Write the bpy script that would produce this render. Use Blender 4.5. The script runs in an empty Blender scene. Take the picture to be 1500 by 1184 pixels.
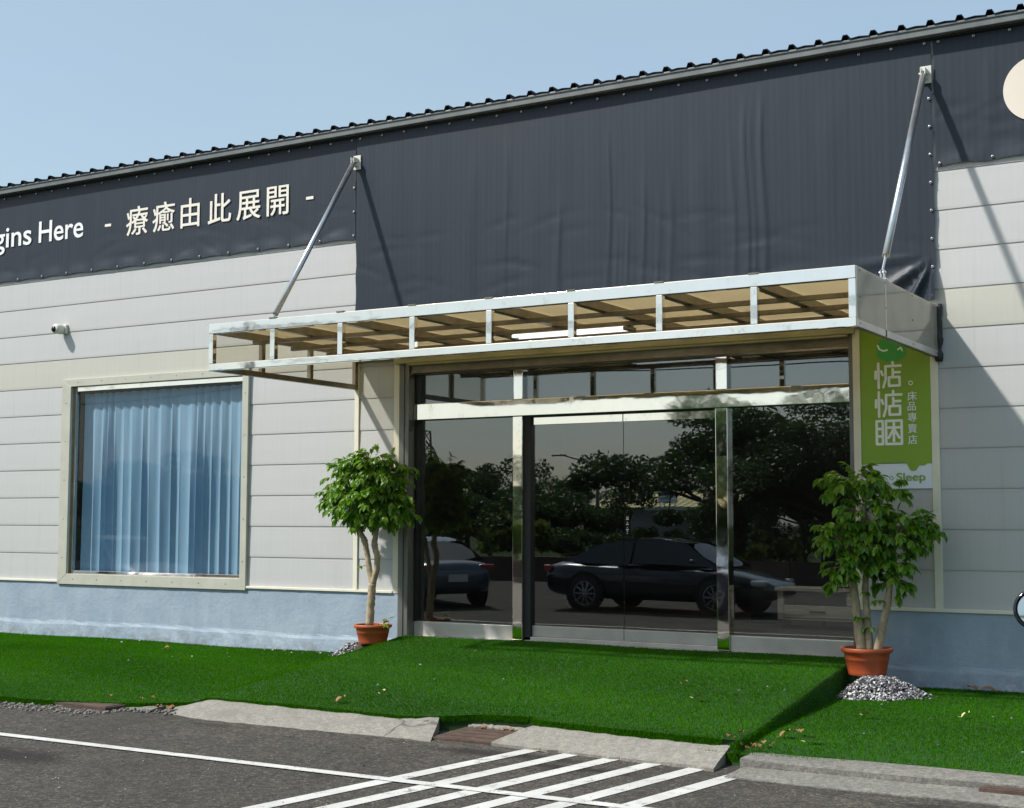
import bpy, bmesh, math, random
import numpy as np
from mathutils import Vector, Matrix, Euler
R = math.radians
scene = bpy.context.scene
COL = scene.collection
rnd = random.Random(7)
rng = np.random.default_rng(7)

# ------------------------------------------------------------------ camera
cam_data = bpy.data.cameras.new('camera')
cam = bpy.data.objects.new('camera', cam_data)
COL.objects.link(cam)
yaw, pitch, roll = R(-30.964), R(4.679), R(0.115)
fw = Vector((math.sin(yaw)*math.cos(pitch), math.cos(yaw)*math.cos(pitch), math.sin(pitch)))
rt = Vector((math.cos(yaw), -math.sin(yaw), 0))
up = rt.cross(fw)
rt, up = rt*math.cos(roll) + up*math.sin(roll), up*math.cos(roll) - rt*math.sin(roll)
cam.matrix_world = Matrix(((rt.x, up.x, -fw.x, 0), (rt.y, up.y, -fw.y, -13.443), (rt.z, up.z, -fw.z, 1.531), (0, 0, 0, 1)))
cam_data.sensor_width = 36
cam_data.lens = 2089.5/1500*36
cam_data.clip_start = 0.05
cam_data.clip_end = 3000
scene.camera = cam

# ------------------------------------------------------------------ world, sun, exposure
SUN_EL, SUN_AZ = R(47.5), R(226.4)          # azimuth clockwise from +Y
world = bpy.data.worlds.new('World'); scene.world = world
world.use_nodes = True
wn = world.node_tree
bg = wn.nodes['Background']
sky = wn.nodes.new('ShaderNodeTexSky')
sky.sky_type = 'NISHITA'; sky.sun_disc = False
sky.sun_elevation = SUN_EL; sky.sun_rotation = SUN_AZ
sky.altitude = 50; sky.air_density = 1.0; sky.dust_density = 2.0; sky.ozone_density = 1.0
hz = wn.nodes.new('ShaderNodeMix'); hz.data_type = 'RGBA'      # thin bright haze over the clear sky
hz.inputs[0].default_value = 0.55; hz.inputs[7].default_value = (2.45, 3.2, 3.5, 1)
htc = wn.nodes.new('ShaderNodeTexCoord'); hmp = wn.nodes.new('ShaderNodeMapping'); hmp.inputs['Scale'].default_value = (1.2, 1.2, 4.0)
hno = wn.nodes.new('ShaderNodeTexNoise'); hno.inputs['Scale'].default_value = 1.6; hno.inputs['Detail'].default_value = 5
hrg = wn.nodes.new('ShaderNodeMapRange'); hrg.inputs[1].default_value = 0.3; hrg.inputs[2].default_value = 0.7; hrg.inputs[3].default_value = 0.43; hrg.inputs[4].default_value = 0.70
wn.links.new(htc.outputs['Generated'], hmp.inputs[0]); wn.links.new(hmp.outputs[0], hno.inputs['Vector'])
wn.links.new(hno.outputs[0], hrg.inputs[0]); wn.links.new(hrg.outputs[0], hz.inputs[0])
wn.links.new(sky.outputs[0], hz.inputs[6]); wn.links.new(hz.outputs[2], bg.inputs[0])
bg.inputs[1].default_value = 0.13
sd = bpy.data.lights.new('sun', 'SUN'); sd.energy = 3.6; sd.angle = R(2.0); sd.color = (1.0, 0.965, 0.91)
sun = bpy.data.objects.new('sun', sd); COL.objects.link(sun)
sdir = Vector((math.sin(SUN_AZ)*math.cos(SUN_EL), math.cos(SUN_AZ)*math.cos(SUN_EL), math.sin(SUN_EL)))
sun.location = sdir*60
sun.rotation_euler = sdir.to_track_quat('Z', 'Y').to_euler()
vs = scene.view_settings
vs.view_transform = 'Standard'; vs.look = 'None'; vs.exposure = 0.6; vs.gamma = 1.0
try: scene.display_settings.display_device = 'sRGB'
except Exception: pass
scene.render.engine = 'CYCLES'
scene.cycles.max_bounces = 10
scene.cycles.transparent_max_bounces = 16
scene.cycles.glossy_bounces = 6
scene.cycles.sample_clamp_indirect = 6.0

# ------------------------------------------------------------------ materials
class NT:
    def __init__(s, name):
        s.m = bpy.data.materials.new(name); s.m.use_nodes = True
        s.t = s.m.node_tree; s.t.nodes.clear()
        s.out = s.n('ShaderNodeOutputMaterial')
    def n(s, typ, **kw):
        nd = s.t.nodes.new(typ)
        for k, v in kw.items(): setattr(nd, k, v)
        return nd
    def l(s, a, b): s.t.links.new(a, b)
    def coord(s, scale=(1, 1, 1), kind='Object', rot=(0, 0, 0)):
        tc = s.n('ShaderNodeTexCoord'); mp = s.n('ShaderNodeMapping')
        mp.inputs['Scale'].default_value = scale; mp.inputs['Rotation'].default_value = rot
        s.l(tc.outputs[kind], mp.inputs[0]); return mp.outputs[0]
    def noise(s, vec, scale=5, detail=4, rough=0.55, dist=0.0):
        nd = s.n('ShaderNodeTexNoise'); nd.inputs['Scale'].default_value = scale
        nd.inputs['Detail'].default_value = detail; nd.inputs['Roughness'].default_value = rough
        nd.inputs['Distortion'].default_value = dist
        s.l(vec, nd.inputs['Vector']); return nd.outputs[0]
    def ramp(s, fac, stops):
        nd = s.n('ShaderNodeValToRGB'); e = nd.color_ramp.elements
        while len(e) > 1: e.remove(e[-1])
        e[0].position = stops[0][0]; e[0].color = c4(stops[0][1])
        for p, c in stops[1:]:
            q = e.new(p); q.color = c4(c)
        s.l(fac, nd.inputs[0]); return nd.outputs[0]
    def mix(s, fac, a, b, mode='MIX'):
        nd = s.n('ShaderNodeMix', data_type='RGBA', blend_type=mode)
        if isinstance(fac, (int, float)): nd.inputs[0].default_value = fac
        else: s.l(fac, nd.inputs[0])
        for sock, v in ((nd.inputs[6], a), (nd.inputs[7], b)):
            if isinstance(v, tuple): sock.default_value = c4(v)
            else: s.l(v, sock)
        return nd.outputs[2]
    def math(s, op, a, b=None):
        nd = s.n('ShaderNodeMath', operation=op)
        for sock, v in ((nd.inputs[0], a), (nd.inputs[1], b)):
            if v is None: continue
            if isinstance(v, (int, float)): sock.default_value = v
            else: s.l(v, sock)
        return nd.outputs[0]
    def bump(s, h, strength=0.3, dist=0.01, normal=None):
        nd = s.n('ShaderNodeBump'); nd.inputs['Strength'].default_value = strength
        nd.inputs['Distance'].default_value = dist
        s.l(h, nd.inputs['Height'])
        if normal is not None: s.l(normal, nd.inputs['Normal'])
        return nd.outputs[0]
    def bsdf(s, col=None, rough=0.5, metal=0.0, spec=0.5, normal=None, coat=0.0, out=True):
        b = s.n('ShaderNodeBsdfPrincipled')
        def put(k, v):
            if v is None: return
            if isinstance(v, tuple): b.inputs[k].default_value = c4(v)
            elif isinstance(v, (int, float)): b.inputs[k].default_value = v
            else: s.l(v, b.inputs[k])
        put('Base Color', col); put('Roughness', rough); put('Metallic', metal)
        put('Specular IOR Level', spec); put('Coat Weight', coat); put('Normal', normal)
        if out: s.l(b.outputs[0], s.out.inputs[0])
        return b.outputs[0]
    def schlick(s, f0, nrm=None):
        g = s.n('ShaderNodeNewGeometry'); d = s.n('ShaderNodeVectorMath', operation='DOT_PRODUCT')
        s.l(g.outputs['Incoming'], d.inputs[0]); s.l(nrm if nrm is not None else g.outputs['Normal'], d.inputs[1])
        k = s.math('POWER', s.math('SUBTRACT', 1.0, s.math('ABSOLUTE', d.outputs['Value'])), 5.0)
        return s.math('ADD', f0, s.math('MULTIPLY', k, 1.0-f0))
    def mixsh(s, fac, a, b):
        nd = s.n('ShaderNodeMixShader')
        if isinstance(fac, (int, float)): nd.inputs[0].default_value = fac
        else: s.l(fac, nd.inputs[0])
        s.l(a, nd.inputs[1]); s.l(b, nd.inputs[2]); return nd.outputs[0]
def c4(c): return (c[0], c[1], c[2], 1.0) if len(c) == 3 else c
def mul(c, k): return tuple(x*k for x in c)

def pm(name, col, rough=0.5, metal=0.0, var=0.12, vs_=4.0, stretch=(1, 1, 1), bump=0.0, bs=60.0, bd=0.003, coat=0.0, spec=0.5, rvar=0.0):
    t = NT(name); v = t.coord(stretch)
    n1 = t.noise(v, vs_, 5, 0.6)
    c = t.ramp(n1, [(0.3, mul(col, 1-var)), (0.7, mul(col, 1+var))])
    nrm = None
    if bump: nrm = t.bump(t.noise(t.coord(), bs, 4, 0.6), bump, bd)
    r = rough
    if rvar:
        rr = t.ramp(t.noise(t.coord(), vs_*2.3, 4), [(0.3, (rough-rvar,)*3), (0.7, (rough+rvar,)*3)]); r = rr
    t.bsdf(c, r, metal, spec, nrm, coat)
    return t.m

def mat_siding(name, col):
    t = NT(name)
    streak = t.noise(t.coord((26, 1, 0.7)), 1.0, 5, 0.65)
    big = t.noise(t.coord((0.6, 1, 1.2)), 1.0, 3, 0.5)
    spots = t.noise(t.coord((5, 1, 5)), 3.0, 5, 0.6)
    c = t.ramp(streak, [(0.25, mul(col, 0.95)), (0.5, col), (0.78, mul(col, 1.03))])
    c = t.mix(t.math('MULTIPLY', big, 0.35), c, mul(col, 0.90))
    c = t.mix(t.ramp(spots, [(0.62, (0, 0, 0)), (0.80, (0.38,)*3)]), c, (0.34, 0.325, 0.28))
    run = t.noise(t.coord((11, 1, 0.45)), 1.0, 6, 0.72)
    c = t.mix(t.ramp(run, [(0.56, (0, 0, 0)), (0.72, (0.30,)*3)]), c, (0.33, 0.325, 0.30))
    # grime that gathers just below each panel joint (panels are 0.375 m high)
    sp = t.n('ShaderNodeSeparateXYZ'); t.l(t.coord(), sp.inputs[0])
    zz = t.math('FRACT', t.math('DIVIDE', t.math('SUBTRACT', sp.outputs[2], 0.709), 0.375))
    edge = t.ramp(zz, [(0.0, (0.55,)*3), (0.035, (0.10,)*3), (0.12, (0, 0, 0)), (0.86, (0, 0, 0)), (1.0, (0.25,)*3)])
    c = t.mix(t.math('MULTIPLY', edge, t.ramp(streak, [(0.3, (0.25,)*3), (0.7, (1, 1, 1))])), c, (0.30, 0.29, 0.26))
    fine = t.noise(t.coord((60, 1, 4)), 1.0, 3)
    wav = t.noise(t.coord((1.5, 1, 2.5)), 1.0, 2)
    nrm = t.bump(wav, 0.25, 0.012, t.bump(fine, 0.08, 0.002))
    t.bsdf(c, 0.42, 0.0, 0.4, nrm)
    return t.m

def mat_plinth():
    t = NT('painted_concrete')
    a = t.noise(t.coord((1, 1, 1)), 2.2, 6, 0.6)
    b = t.noise(t.coord((14, 1, 1.6)), 1.0, 5, 0.6)
    c = t.ramp(a, [(0.28, (0.225, 0.295, 0.365)), (0.5, (0.275, 0.345, 0.42)), (0.75, (0.32, 0.39, 0.455))])
    c = t.mix(t.ramp(b, [(0.55, (0, 0, 0)), (0.8, (0.4,)*3)]), c, (0.40, 0.44, 0.47))
    patch = t.noise(t.coord((2.2, 1, 3)), 2.0, 6, 0.7)
    sp = t.n('ShaderNodeSeparateXYZ'); t.l(t.coord(), sp.inputs[0])
    low = t.ramp(sp.outputs[2], [(0.0, (1, 1, 1)), (0.45, (0, 0, 0))])
    c = t.mix(t.math('MULTIPLY', t.ramp(patch, [(0.56, (0, 0, 0)), (0.66, (0.55,)*3)]), low), c, (0.47, 0.50, 0.52))
    c = t.mix(t.math('MULTIPLY', t.ramp(t.noise(t.coord((3, 1, 12)), 2.0, 5), [(0.5, (0, 0, 0)), (0.7, (0.6,)*3)]), t.ramp(sp.outputs[2], [(0.0, (1, 1, 1)), (0.07, (0, 0, 0))])), c, (0.10, 0.11, 0.10))
    splash = t.math('MULTIPLY', t.ramp(t.noise(t.coord((1, 1, 1)), 7, 6, 0.75), [(0.42, (0, 0, 0)), (0.62, (0.75,)*3)]), t.ramp(sp.outputs[2], [(0.0, (1, 1, 1)), (0.22, (0, 0, 0))]))
    c = t.mix(splash, c, (0.17, 0.18, 0.175))
    h = t.noise(t.coord(), 18, 6, 0.65)
    t.bsdf(c, 0.6, 0, 0.35, t.bump(h, 0.5, 0.012))
    return t.m

ZR0 = -0.10
def mat_asphalt():
    t = NT('asphalt')
    v = t.coord()
    vor = t.n('ShaderNodeTexVoronoi'); vor.inputs['Scale'].default_value = 70; t.l(v, vor.inputs['Vector'])
    fine = t.noise(v, 240, 3, 0.7)
    mid = t.noise(v, 26, 5, 0.7)
    big = t.noise(v, 0.55, 5, 0.6)
    c = t.ramp(vor.outputs['Color'], [(0.0, (0.026, 0.024, 0.021)), (0.42, (0.098, 0.091, 0.080)), (0.8, (0.20, 0.185, 0.158)), (1.0, (0.44, 0.41, 0.36))])
    c = t.mix(t.ramp(mid, [(0.35, (0.0,)*3), (0.62, (0.75,)*3)]), (0.040, 0.038, 0.035), c)
    c = t.mix(t.ramp(t.noise(v, 7, 6, 0.75), [(0.45, (0,)*3), (0.75, (0.55,)*3)]), c, (0.125, 0.112, 0.092))
    c = t.mix(t.ramp(big, [(0.35, (0.42,)*3), (0.7, (0.0,)*3)]), c, (0.036, 0.033, 0.029))
    # old oil and water stains near the drain
    st = t.noise(t.coord((0.9, 2.2, 1)), 1.3, 4, 0.6)
    c = t.mix(t.ramp(st, [(0.62, (0, 0, 0)), (0.7, (0.6,)*3)]), c, (0.026, 0.024, 0.023))
    for cx, cy, rx, ry in ((-5.25, -4.78, 0.75, 0.16), (-4.55, -5.0, 0.5, 0.10), (-8.2, -6.6, 0.7, 0.3)):   # damp and oil marks below the drain
        mp = t.n('ShaderNodeMapping', vector_type='TEXTURE'); mp.inputs['Location'].default_value = (cx, cy, ZR0); mp.inputs['Scale'].default_value = (rx, ry, 1)
        t.l(t.mix(0.10, v, t.noise(v, 3, 4)), mp.inputs[0]) if False else t.l(v, mp.inputs[0])
        ln = t.n('ShaderNodeVectorMath', operation='LENGTH'); t.l(mp.outputs[0], ln.inputs[0])
        k = t.math('ADD', ln.outputs['Value'], t.math('MULTIPLY', t.math('SUBTRACT', t.noise(v, 5, 5, 0.7), 0.5), 1.6))
        c = t.mix(t.ramp(k, [(0.45, (0.75,)*3), (1.0, (0, 0, 0))]), c, (0.024, 0.022, 0.020))
    h = t.math('ADD', vor.outputs['Distance'], t.math('MULTIPLY', fine, 0.6))
    nrm = t.bump(h, 0.7, 0.008)
    t.bsdf(c, 0.9, 0, 0.12, nrm)
    return t.m

def mat_concrete(name, col, dark=0.55):
    t = NT(name); v = t.coord()
    a = t.noise(v, 3.5, 6, 0.65); b = t.noise(v, 70, 4, 0.7)
    c = t.ramp(a, [(0.3, mul(col, 0.72)), (0.5, col), (0.72, mul(col, 1.15))])
    c = t.mix(t.ramp(b, [(0.35, (0.7,)*3), (0.6, (0, 0, 0))]), c, mul(col, dark))
    c = t.mix(t.ramp(t.noise(v, 26, 5, 0.75), [(0.42, (0.75,)*3), (0.56, (0, 0, 0))]), c, mul(col, dark*1.1))
    c = t.mix(t.ramp(t.noise(v, 120, 3, 0.7), [(0.60, (0,)*3), (0.70, (0.6,)*3)]), c, mul(col, 1.7))
    vor = t.n('ShaderNodeTexVoronoi', feature='DISTANCE_TO_EDGE'); vor.inputs['Scale'].default_value = 0.8
    nz = t.n('ShaderNodeTexNoise'); nz.inputs['Scale'].default_value = 7; t.l(v, nz.inputs['Vector'])
    t.l(t.mix(0.12, v, nz.outputs['Color']), vor.inputs['Vector'])
    cr = t.math('MULTIPLY', t.ramp(vor.outputs['Distance'], [(0.0, (0.8,)*3), (0.007, (0, 0, 0))]), t.ramp(t.noise(v, 0.8, 3), [(0.50, (0, 0, 0)), (0.58, (1, 1, 1))]))
    c = t.mix(cr, c, mul(col, 0.18))
    t.bsdf(c, 0.85, 0, 0.3, t.bump(t.math('SUBTRACT', b, cr), 0.6, 0.008))
    return t.m

def mat_paint_line():
    t = NT('road_paint'); v = t.coord()
    w = t.noise(v, 9, 6, 0.75); f = t.noise(v, 95, 3, 0.7)
    k = t.ramp(t.math('ADD', t.math('MULTIPLY', w, 0.6), t.math('MULTIPLY', f, 0.4)), [(0.385, (1, 1, 1)), (0.45, (0, 0, 0))])
    c = t.mix(k, t.ramp(t.noise(v, 3, 4), [(0.3, (0.46, 0.455, 0.43)), (0.7, (0.58, 0.575, 0.55))]), (0.10, 0.098, 0.094))
    t.bsdf(c, 0.7, 0, 0.4, t.bump(f, 0.4, 0.003))
    return t.m

def mat_steel(name='stainless_steel', rough=0.035, wob=0.07, dirt=0.5):
    t = NT(name); v = t.coord()
    w = t.noise(t.coord((1, 1, 1.6)), 1.5, 3, 0.45)
    d = t.noise(t.coord((1.6, 1.6, 1.2)), 3.2, 6, 0.7)
    c = t.ramp(d, [(0.28, (0.66, 0.61, 0.54)), (0.40, (0.82, 0.79, 0.73)), (0.8, (0.86, 0.84, 0.79))])
    r = t.ramp(d, [(0.28, (rough+0.2*dirt,)*3), (0.45, (rough,)*3)])
    t.bsdf(c, r, 1.0, 0.5, t.bump(w, wob, 0.03))
    return t.m

def mat_banner():
    t = NT('banner_vinyl')
    pin = t.n('ShaderNodeTexWave', wave_type='BANDS', bands_direction='X'); pin.inputs['Scale'].default_value = 4.6
    pin.inputs['Distortion'].default_value = 0.4; pin.inputs['Detail'].default_value = 2
    t.l(t.coord((1, 1, 0.02)), pin.inputs['Vector'])
    st = t.noise(t.coord((9, 1, 0.35)), 1.0, 5, 0.65)
    big = t.noise(t.coord((0.5, 1, 0.8)), 1.0, 3)
    c = t.ramp(st, [(0.25, (0.006, 0.0165, 0.031)), (0.75, (0.011, 0.0235, 0.040))])
    c = t.mix(t.math('MULTIPLY', big, 0.6), c, (0.018, 0.021, 0.028))
    c = t.mix(t.ramp(pin.outputs[1], [(0.5, (0, 0, 0)), (0.95, (0.10,)*3)]), c, (0.04, 0.046, 0.056))
    r = t.ramp(st, [(0.2, (0.44,)*3), (0.8, (0.54,)*3)])
    nrm = t.bump(pin.outputs[1], 0.06, 0.004, t.bump(st, 0.12, 0.012))
    t.bsdf(c, r, 0, 0.34, nrm)
    return t.m

def mat_door_glass():
    t = NT('tinted_glass')
    w = t.noise(t.coord((0.9, 1, 0.7)), 1.0, 2, 0.4)
    nrm = t.bump(w, 0.05, 0.02)
    tr = t.n('ShaderNodeBsdfTransparent'); tr.inputs[0].default_value = (0.70, 0.73, 0.71, 1)
    gl = t.n('ShaderNodeBsdfGlossy'); gl.inputs['Roughness'].default_value = 0.0; gl.inputs[0].default_value = (0.92, 0.97, 1.0, 1)
    t.l(nrm, gl.inputs['Normal'])
    t.l(t.mixsh(t.schlick(0.118), tr.outputs[0], gl.outputs[0]), t.out.inputs[0])
    return t.m

def mat_clear_glass(name, tint, refl, rough=0.0):
    t = NT(name)
    tr = t.n('ShaderNodeBsdfTransparent'); tr.inputs[0].default_value = c4(tint)
    gl = t.n('ShaderNodeBsdfGlossy'); gl.inputs['Roughness'].default_value = rough
    t.l(t.mixsh(t.schlick(refl), tr.outputs[0], gl.outputs[0]), t.out.inputs[0])
    return t.m

def mat_polycarb(name, col, trans, diff_amt, clear):
    # thin translucent plastic sheet: diffuse + translucent + some clear transmission + gloss
    t = NT(name)
    n1 = t.ramp(t.noise(t.coord((1, 1, 1)), 3, 5), [(0.3, mul(col, 0.8)), (0.7, mul(col, 1.15))])
    d = t.n('ShaderNodeBsdfDiffuse'); t.l(n1, d.inputs[0])
    tl = t.n('ShaderNodeBsdfTranslucent'); tl.inputs[0].default_value = c4(trans)
    tr = t.n('ShaderNodeBsdfTransparent'); tr.inputs[0].default_value = c4(trans)
    gl = t.n('ShaderNodeBsdfGlossy'); gl.inputs['Roughness'].default_value = 0.08
    s = t.mixsh(diff_amt, tl.outputs[0], d.outputs[0])
    s = t.mixsh(clear, s, tr.outputs[0])
    t.l(t.mixsh(t.schlick(0.04), s, gl.outputs[0]), t.out.inputs[0])
    return t.m

def mat_leaf(name, dark, light, trans=0.35, rough=0.38, spec=0.5, patch=0.0):
    t = NT(name)
    g = t.n('ShaderNodeNewGeometry')
    c = t.ramp(g.outputs['Random Per Island'], [(0.0, dark), (0.6, tuple((a+b)/2 for a, b in zip(dark, light))), (1.0, light)])
    if patch:                                    # worn and newer strips of turf
        pn = t.noise(t.coord((0.7, 1.6, 1)), 1.1, 4, 0.6)
        c = t.mix(t.ramp(pn, [(0.35, (0, 0, 0)), (0.65, (patch,)*3)]), c, mul(dark, 1.0))
        pf = t.noise(t.coord((1, 1, 1)), 9, 3, 0.7)
        c = t.mix(t.ramp(pf, [(0.55, (0, 0, 0)), (0.8, (0.35,)*3)]), c, (0.09, 0.22, 0.008))
    p = t.bsdf(c, rough, 0, spec, None, 0, out=False)
    tl = t.n('ShaderNodeBsdfTranslucent'); t.l(t.mix(0.5, c, mul(light, 1.3)), tl.inputs[0])
    t.l(t.mixsh(trans, p, tl.outputs[0]), t.out.inputs[0])
    return t.m

def mat_chips():
    t = NT('stone_chips')
    g = t.n('ShaderNodeNewGeometry')
    c = t.ramp(g.outputs['Random Per Island'], [(0.0, (0.02, 0.02, 0.024)), (0.35, (0.07, 0.07, 0.078)), (0.65, (0.20, 0.20, 0.21)), (0.85, (0.48, 0.48, 0.49)), (1, (0.75, 0.75, 0.75))])
    t.bsdf(c, 0.75, 0, 0.3, t.bump(t.noise(t.coord(), 150, 3), 0.3, 0.003))
    return t.m

def mat_bark(name, col):
    t = NT(name)
    a = t.noise(t.coord((1, 1, 0.35)), 28, 5, 0.65); b = t.noise(t.coord((1, 1, 3)), 9, 4)
    c = t.ramp(a, [(0.3, mul(col, 0.62)), (0.7, mul(col, 1.15))])
    c = t.mix(t.ramp(b, [(0.6, (0, 0, 0)), (0.75, (0.5,)*3)]), c, mul(col, 0.5))
    t.bsdf(c, 0.8, 0, 0.3, t.bump(a, 0.6, 0.006)); return t.m

def mat_wood(name, col):
    t = NT(name)
    a = t.noise(t.coord((1.2, 12, 12)), 3, 6, 0.6, 0.6)
    t.bsdf(t.ramp(a, [(0.3, mul(col, 0.65)), (0.7, mul(col, 1.2))]), 0.5, 0, 0.4); return t.m

def mat_emit(name, col, st):
    t = NT(name); e = t.n('ShaderNodeEmission'); e.inputs[0].default_value = c4(col); e.inputs[1].default_value = st
    d = t.bsdf(col, 0.3, out=False); ad = t.n('ShaderNodeAddShader'); t.l(e.outputs[0], ad.inputs[0]); t.l(d, ad.inputs[1])
    t.l(ad.outputs[0], t.out.inputs[0]); return t.m

def mat_curtain():
    t = NT('curtain_fabric')
    wv = t.noise(t.coord((160, 160, 160)), 1, 2)
    c = t.ramp(t.noise(t.coord((3, 3, 0.6)), 1.5, 3), [(0.3, (0.21, 0.335, 0.455)), (0.7, (0.27, 0.395, 0.515))])
    p = t.bsdf(c, 0.85, 0, 0.2, t.bump(wv, 0.15, 0.002), out=False)
    tl = t.n('ShaderNodeBsdfTranslucent'); tl.inputs[0].default_value = (0.2, 0.27, 0.36, 1)
    t.l(t.mixsh(0.1, p, tl.outputs[0]), t.out.inputs[0]); return t.m

M = {}
M['siding'] = mat_siding('siding_light', (0.475, 0.48, 0.475))
M['siding_cream'] = mat_siding('siding_cream', (0.47, 0.462, 0.405))
M['trim'] = pm('cream_trim', (0.70, 0.67, 0.55), 0.4, var=0.06, bump=0.05)
M['window_trim'] = pm('window_trim', (0.44, 0.44, 0.37), 0.4, var=0.08, bump=0.05)
M['plinth'] = mat_plinth()
M['asphalt'] = mat_asphalt()
M['concrete'] = mat_concrete('concrete_slab', (0.29, 0.275, 0.24))
M['kerb'] = mat_concrete('concrete_kerb', (0.25, 0.24, 0.215), 0.4)
M['paint'] = mat_paint_line()
M['steel'] = mat_steel()
M['steel_dull'] = pm('steel_dull', (0.52, 0.51, 0.48), 0.38, 0.45, 0.14, 3, (1, 1, 1.5), bump=0.05)
M['steel_dark'] = pm('aged_steel', (0.23, 0.20, 0.15), 0.35, 0.7, 0.25, 6)
M['galv'] = pm('galvanised_steel', (0.55, 0.56, 0.58), 0.3, 0.9, 0.12, 14)
M['banner'] = mat_banner()
M['letter_white'] = pm('letter_white', (0.78, 0.80, 0.80), 0.5, var=0.03)
M['letter_cream'] = pm('letter_cream', (0.76, 0.72, 0.64), 0.5, var=0.03)
M['disc_cream'] = pm('disc_cream', (0.70, 0.63, 0.54), 0.5, var=0.03)
M['roof'] = pm('roof_sheet', (0.022, 0.030, 0.042), 0.85, 0.0, 0.25, 3, spec=0.02)
M['fascia'] = pm('fascia_grey', (0.125, 0.14, 0.142), 0.45, 0.0, 0.2, 2, (3, 1, 1))
M['dark'] = pm('dark_void', (0.010, 0.011, 0.012), 0.6, var=0.2)
M['jamb'] = pm('shutter_guide', (0.16, 0.165, 0.15), 0.45, 0.5, 0.2, 3, (6, 6, 0.7))
M['header'] = pm('header_olive', (0.40, 0.36, 0.20), 0.45, 0.1, 0.12, 2, (1, 1, 6))
M['glass'] = mat_door_glass()
M['window_glass'] = mat_clear_glass('window_glass', (0.96, 0.985, 0.99), 0.022)
M['clear_sheet'] = mat_clear_glass('clear_sheet', (0.90, 0.88, 0.83), 0.035, 0.06)
M['bronze_sheet'] = mat_polycarb('bronze_sheet', (0.52, 0.46, 0.34), (0.84, 0.74, 0.54), 0.25, 0.07)
M['grey_sheet'] = mat_polycarb('grey_sheet', (0.50, 0.49, 0.42), (0.42, 0.40, 0.33), 0.6, 0.16)
M['rubber'] = pm('rubber', (0.018, 0.018, 0.022), 0.55, var=0.2)
M['curtain'] = mat_curtain()
M['sign_green'] = pm('sign_green', (0.215, 0.36, 0.018), 0.4, var=0.03, vs_=1)
M['sign_logo'] = pm('sign_logo', (0.05, 0.36, 0.06), 0.4, var=0.03)
M['sign_white'] = pm('sign_white', (0.70, 0.76, 0.82), 0.4, var=0.03)
M['sign_letter'] = pm('sign_letter', (0.80, 0.84, 0.80), 0.4, var=0.02)
M['plastic_white'] = pm('plastic_white', (0.62, 0.61, 0.54), 0.35, var=0.06)
M['black_gloss'] = pm('black_gloss', (0.008, 0.008, 0.01), 0.12, var=0.1)
M['terracotta'] = pm('terracotta', (0.42, 0.085, 0.028), 0.42, var=0.10, vs_=6, bump=0.1, bs=40)
M['soil'] = pm('soil', (0.05, 0.035, 0.024), 0.95, var=0.4, vs_=30, bump=0.8, bs=80, bd=0.01)
M['bark'] = mat_bark('bark_pale', (0.40, 0.32, 0.21))
M['bark_dark'] = mat_bark('bark_dark', (0.13, 0.10, 0.07))
M['leaf'] = mat_leaf('leaf_glossy', (0.036, 0.13, 0.007), (0.19, 0.36, 0.022), 0.40, 0.36)
M['leaf_far'] = mat_leaf('leaf_far', (0.016, 0.045, 0.010), (0.06, 0.12, 0.022), 0.3, 0.5)
M['leaf_yellow'] = mat_leaf('leaf_far_pale', (0.05, 0.09, 0.015), (0.16, 0.22, 0.03), 0.3, 0.5)
M['grass'] = mat_leaf('grass_blade', (0.014, 0.088, 0.0005), (0.070, 0.250, 0.001), 0.30, 0.9, 0.0, 0.45)
M['turf'] = pm('turf_backing', (0.010, 0.055, 0.004), 0.9, var=0.3, vs_=40, bump=0.8, bs=150, bd=0.01)
M['field'] = pm('field_grass', (0.035, 0.055, 0.018), 0.95, var=0.4, vs_=0.6, spec=0.05)
M['chips'] = mat_chips()
M['dry_leaf'] = pm('dry_leaf', (0.24, 0.12, 0.045), 0.7, var=0.3, vs_=20)
M['pale_leaf'] = pm('pale_leaf', (0.55, 0.50, 0.24), 0.6, var=0.2, vs_=20)
M['rust'] = pm('rusty_iron', (0.085, 0.055, 0.042), 0.75, 0.2, 0.35, 12, bump=0.5, bs=60, bd=0.006)
M['tube'] = mat_emit('lit_tube', (0.95, 0.98, 1.0), 0.75)
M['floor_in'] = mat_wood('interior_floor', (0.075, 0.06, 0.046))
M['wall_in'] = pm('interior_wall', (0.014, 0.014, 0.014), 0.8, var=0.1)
M['oak'] = mat_wood('grey_oak', (0.58, 0.52, 0.47))
M['car_dark'] = pm('car_paint_dark', (0.012, 0.016, 0.030), 0.18, 0.2, 0.1, coat=1.0)
M['car_blue'] = pm('car_paint_blue', (0.06, 0.085, 0.13), 0.18, 0.4, 0.1, coat=1.0)
M['car_glass'] = pm('car_glass', (0.01, 0.012, 0.014), 0.03, 0, 0.1, spec=0.9)
M['red_lens'] = pm('red_lens', (0.35, 0.015, 0.02), 0.15, coat=1.0)
M['clear_lens'] = pm('clear_lens', (0.6, 0.62, 0.65), 0.1, 0.3, coat=1.0)
M['alloy'] = pm('alloy', (0.30, 0.31, 0.33), 0.25, 0.9)
M['plate'] = pm('plate_white', (0.6, 0.6, 0.58), 0.4)
M['yellow_roof'] = pm('yellow_roof', (0.46, 0.38, 0.10), 0.5, 0.1, 0.15, 3)
M['house_wall'] = pm('house_wall', (0.35, 0.35, 0.36), 0.8)
M['mirror'] = pm('mirror_glass', (0.62, 0.66, 0.62), 0.02, 1.0, 0.02)
M['lamp_pole'] = pm('lamp_pole_grey', (0.18, 0.19, 0.20), 0.5, 0.4)
M['red_paint'] = pm('red_paint', (0.35, 0.03, 0.03), 0.4)

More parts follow.
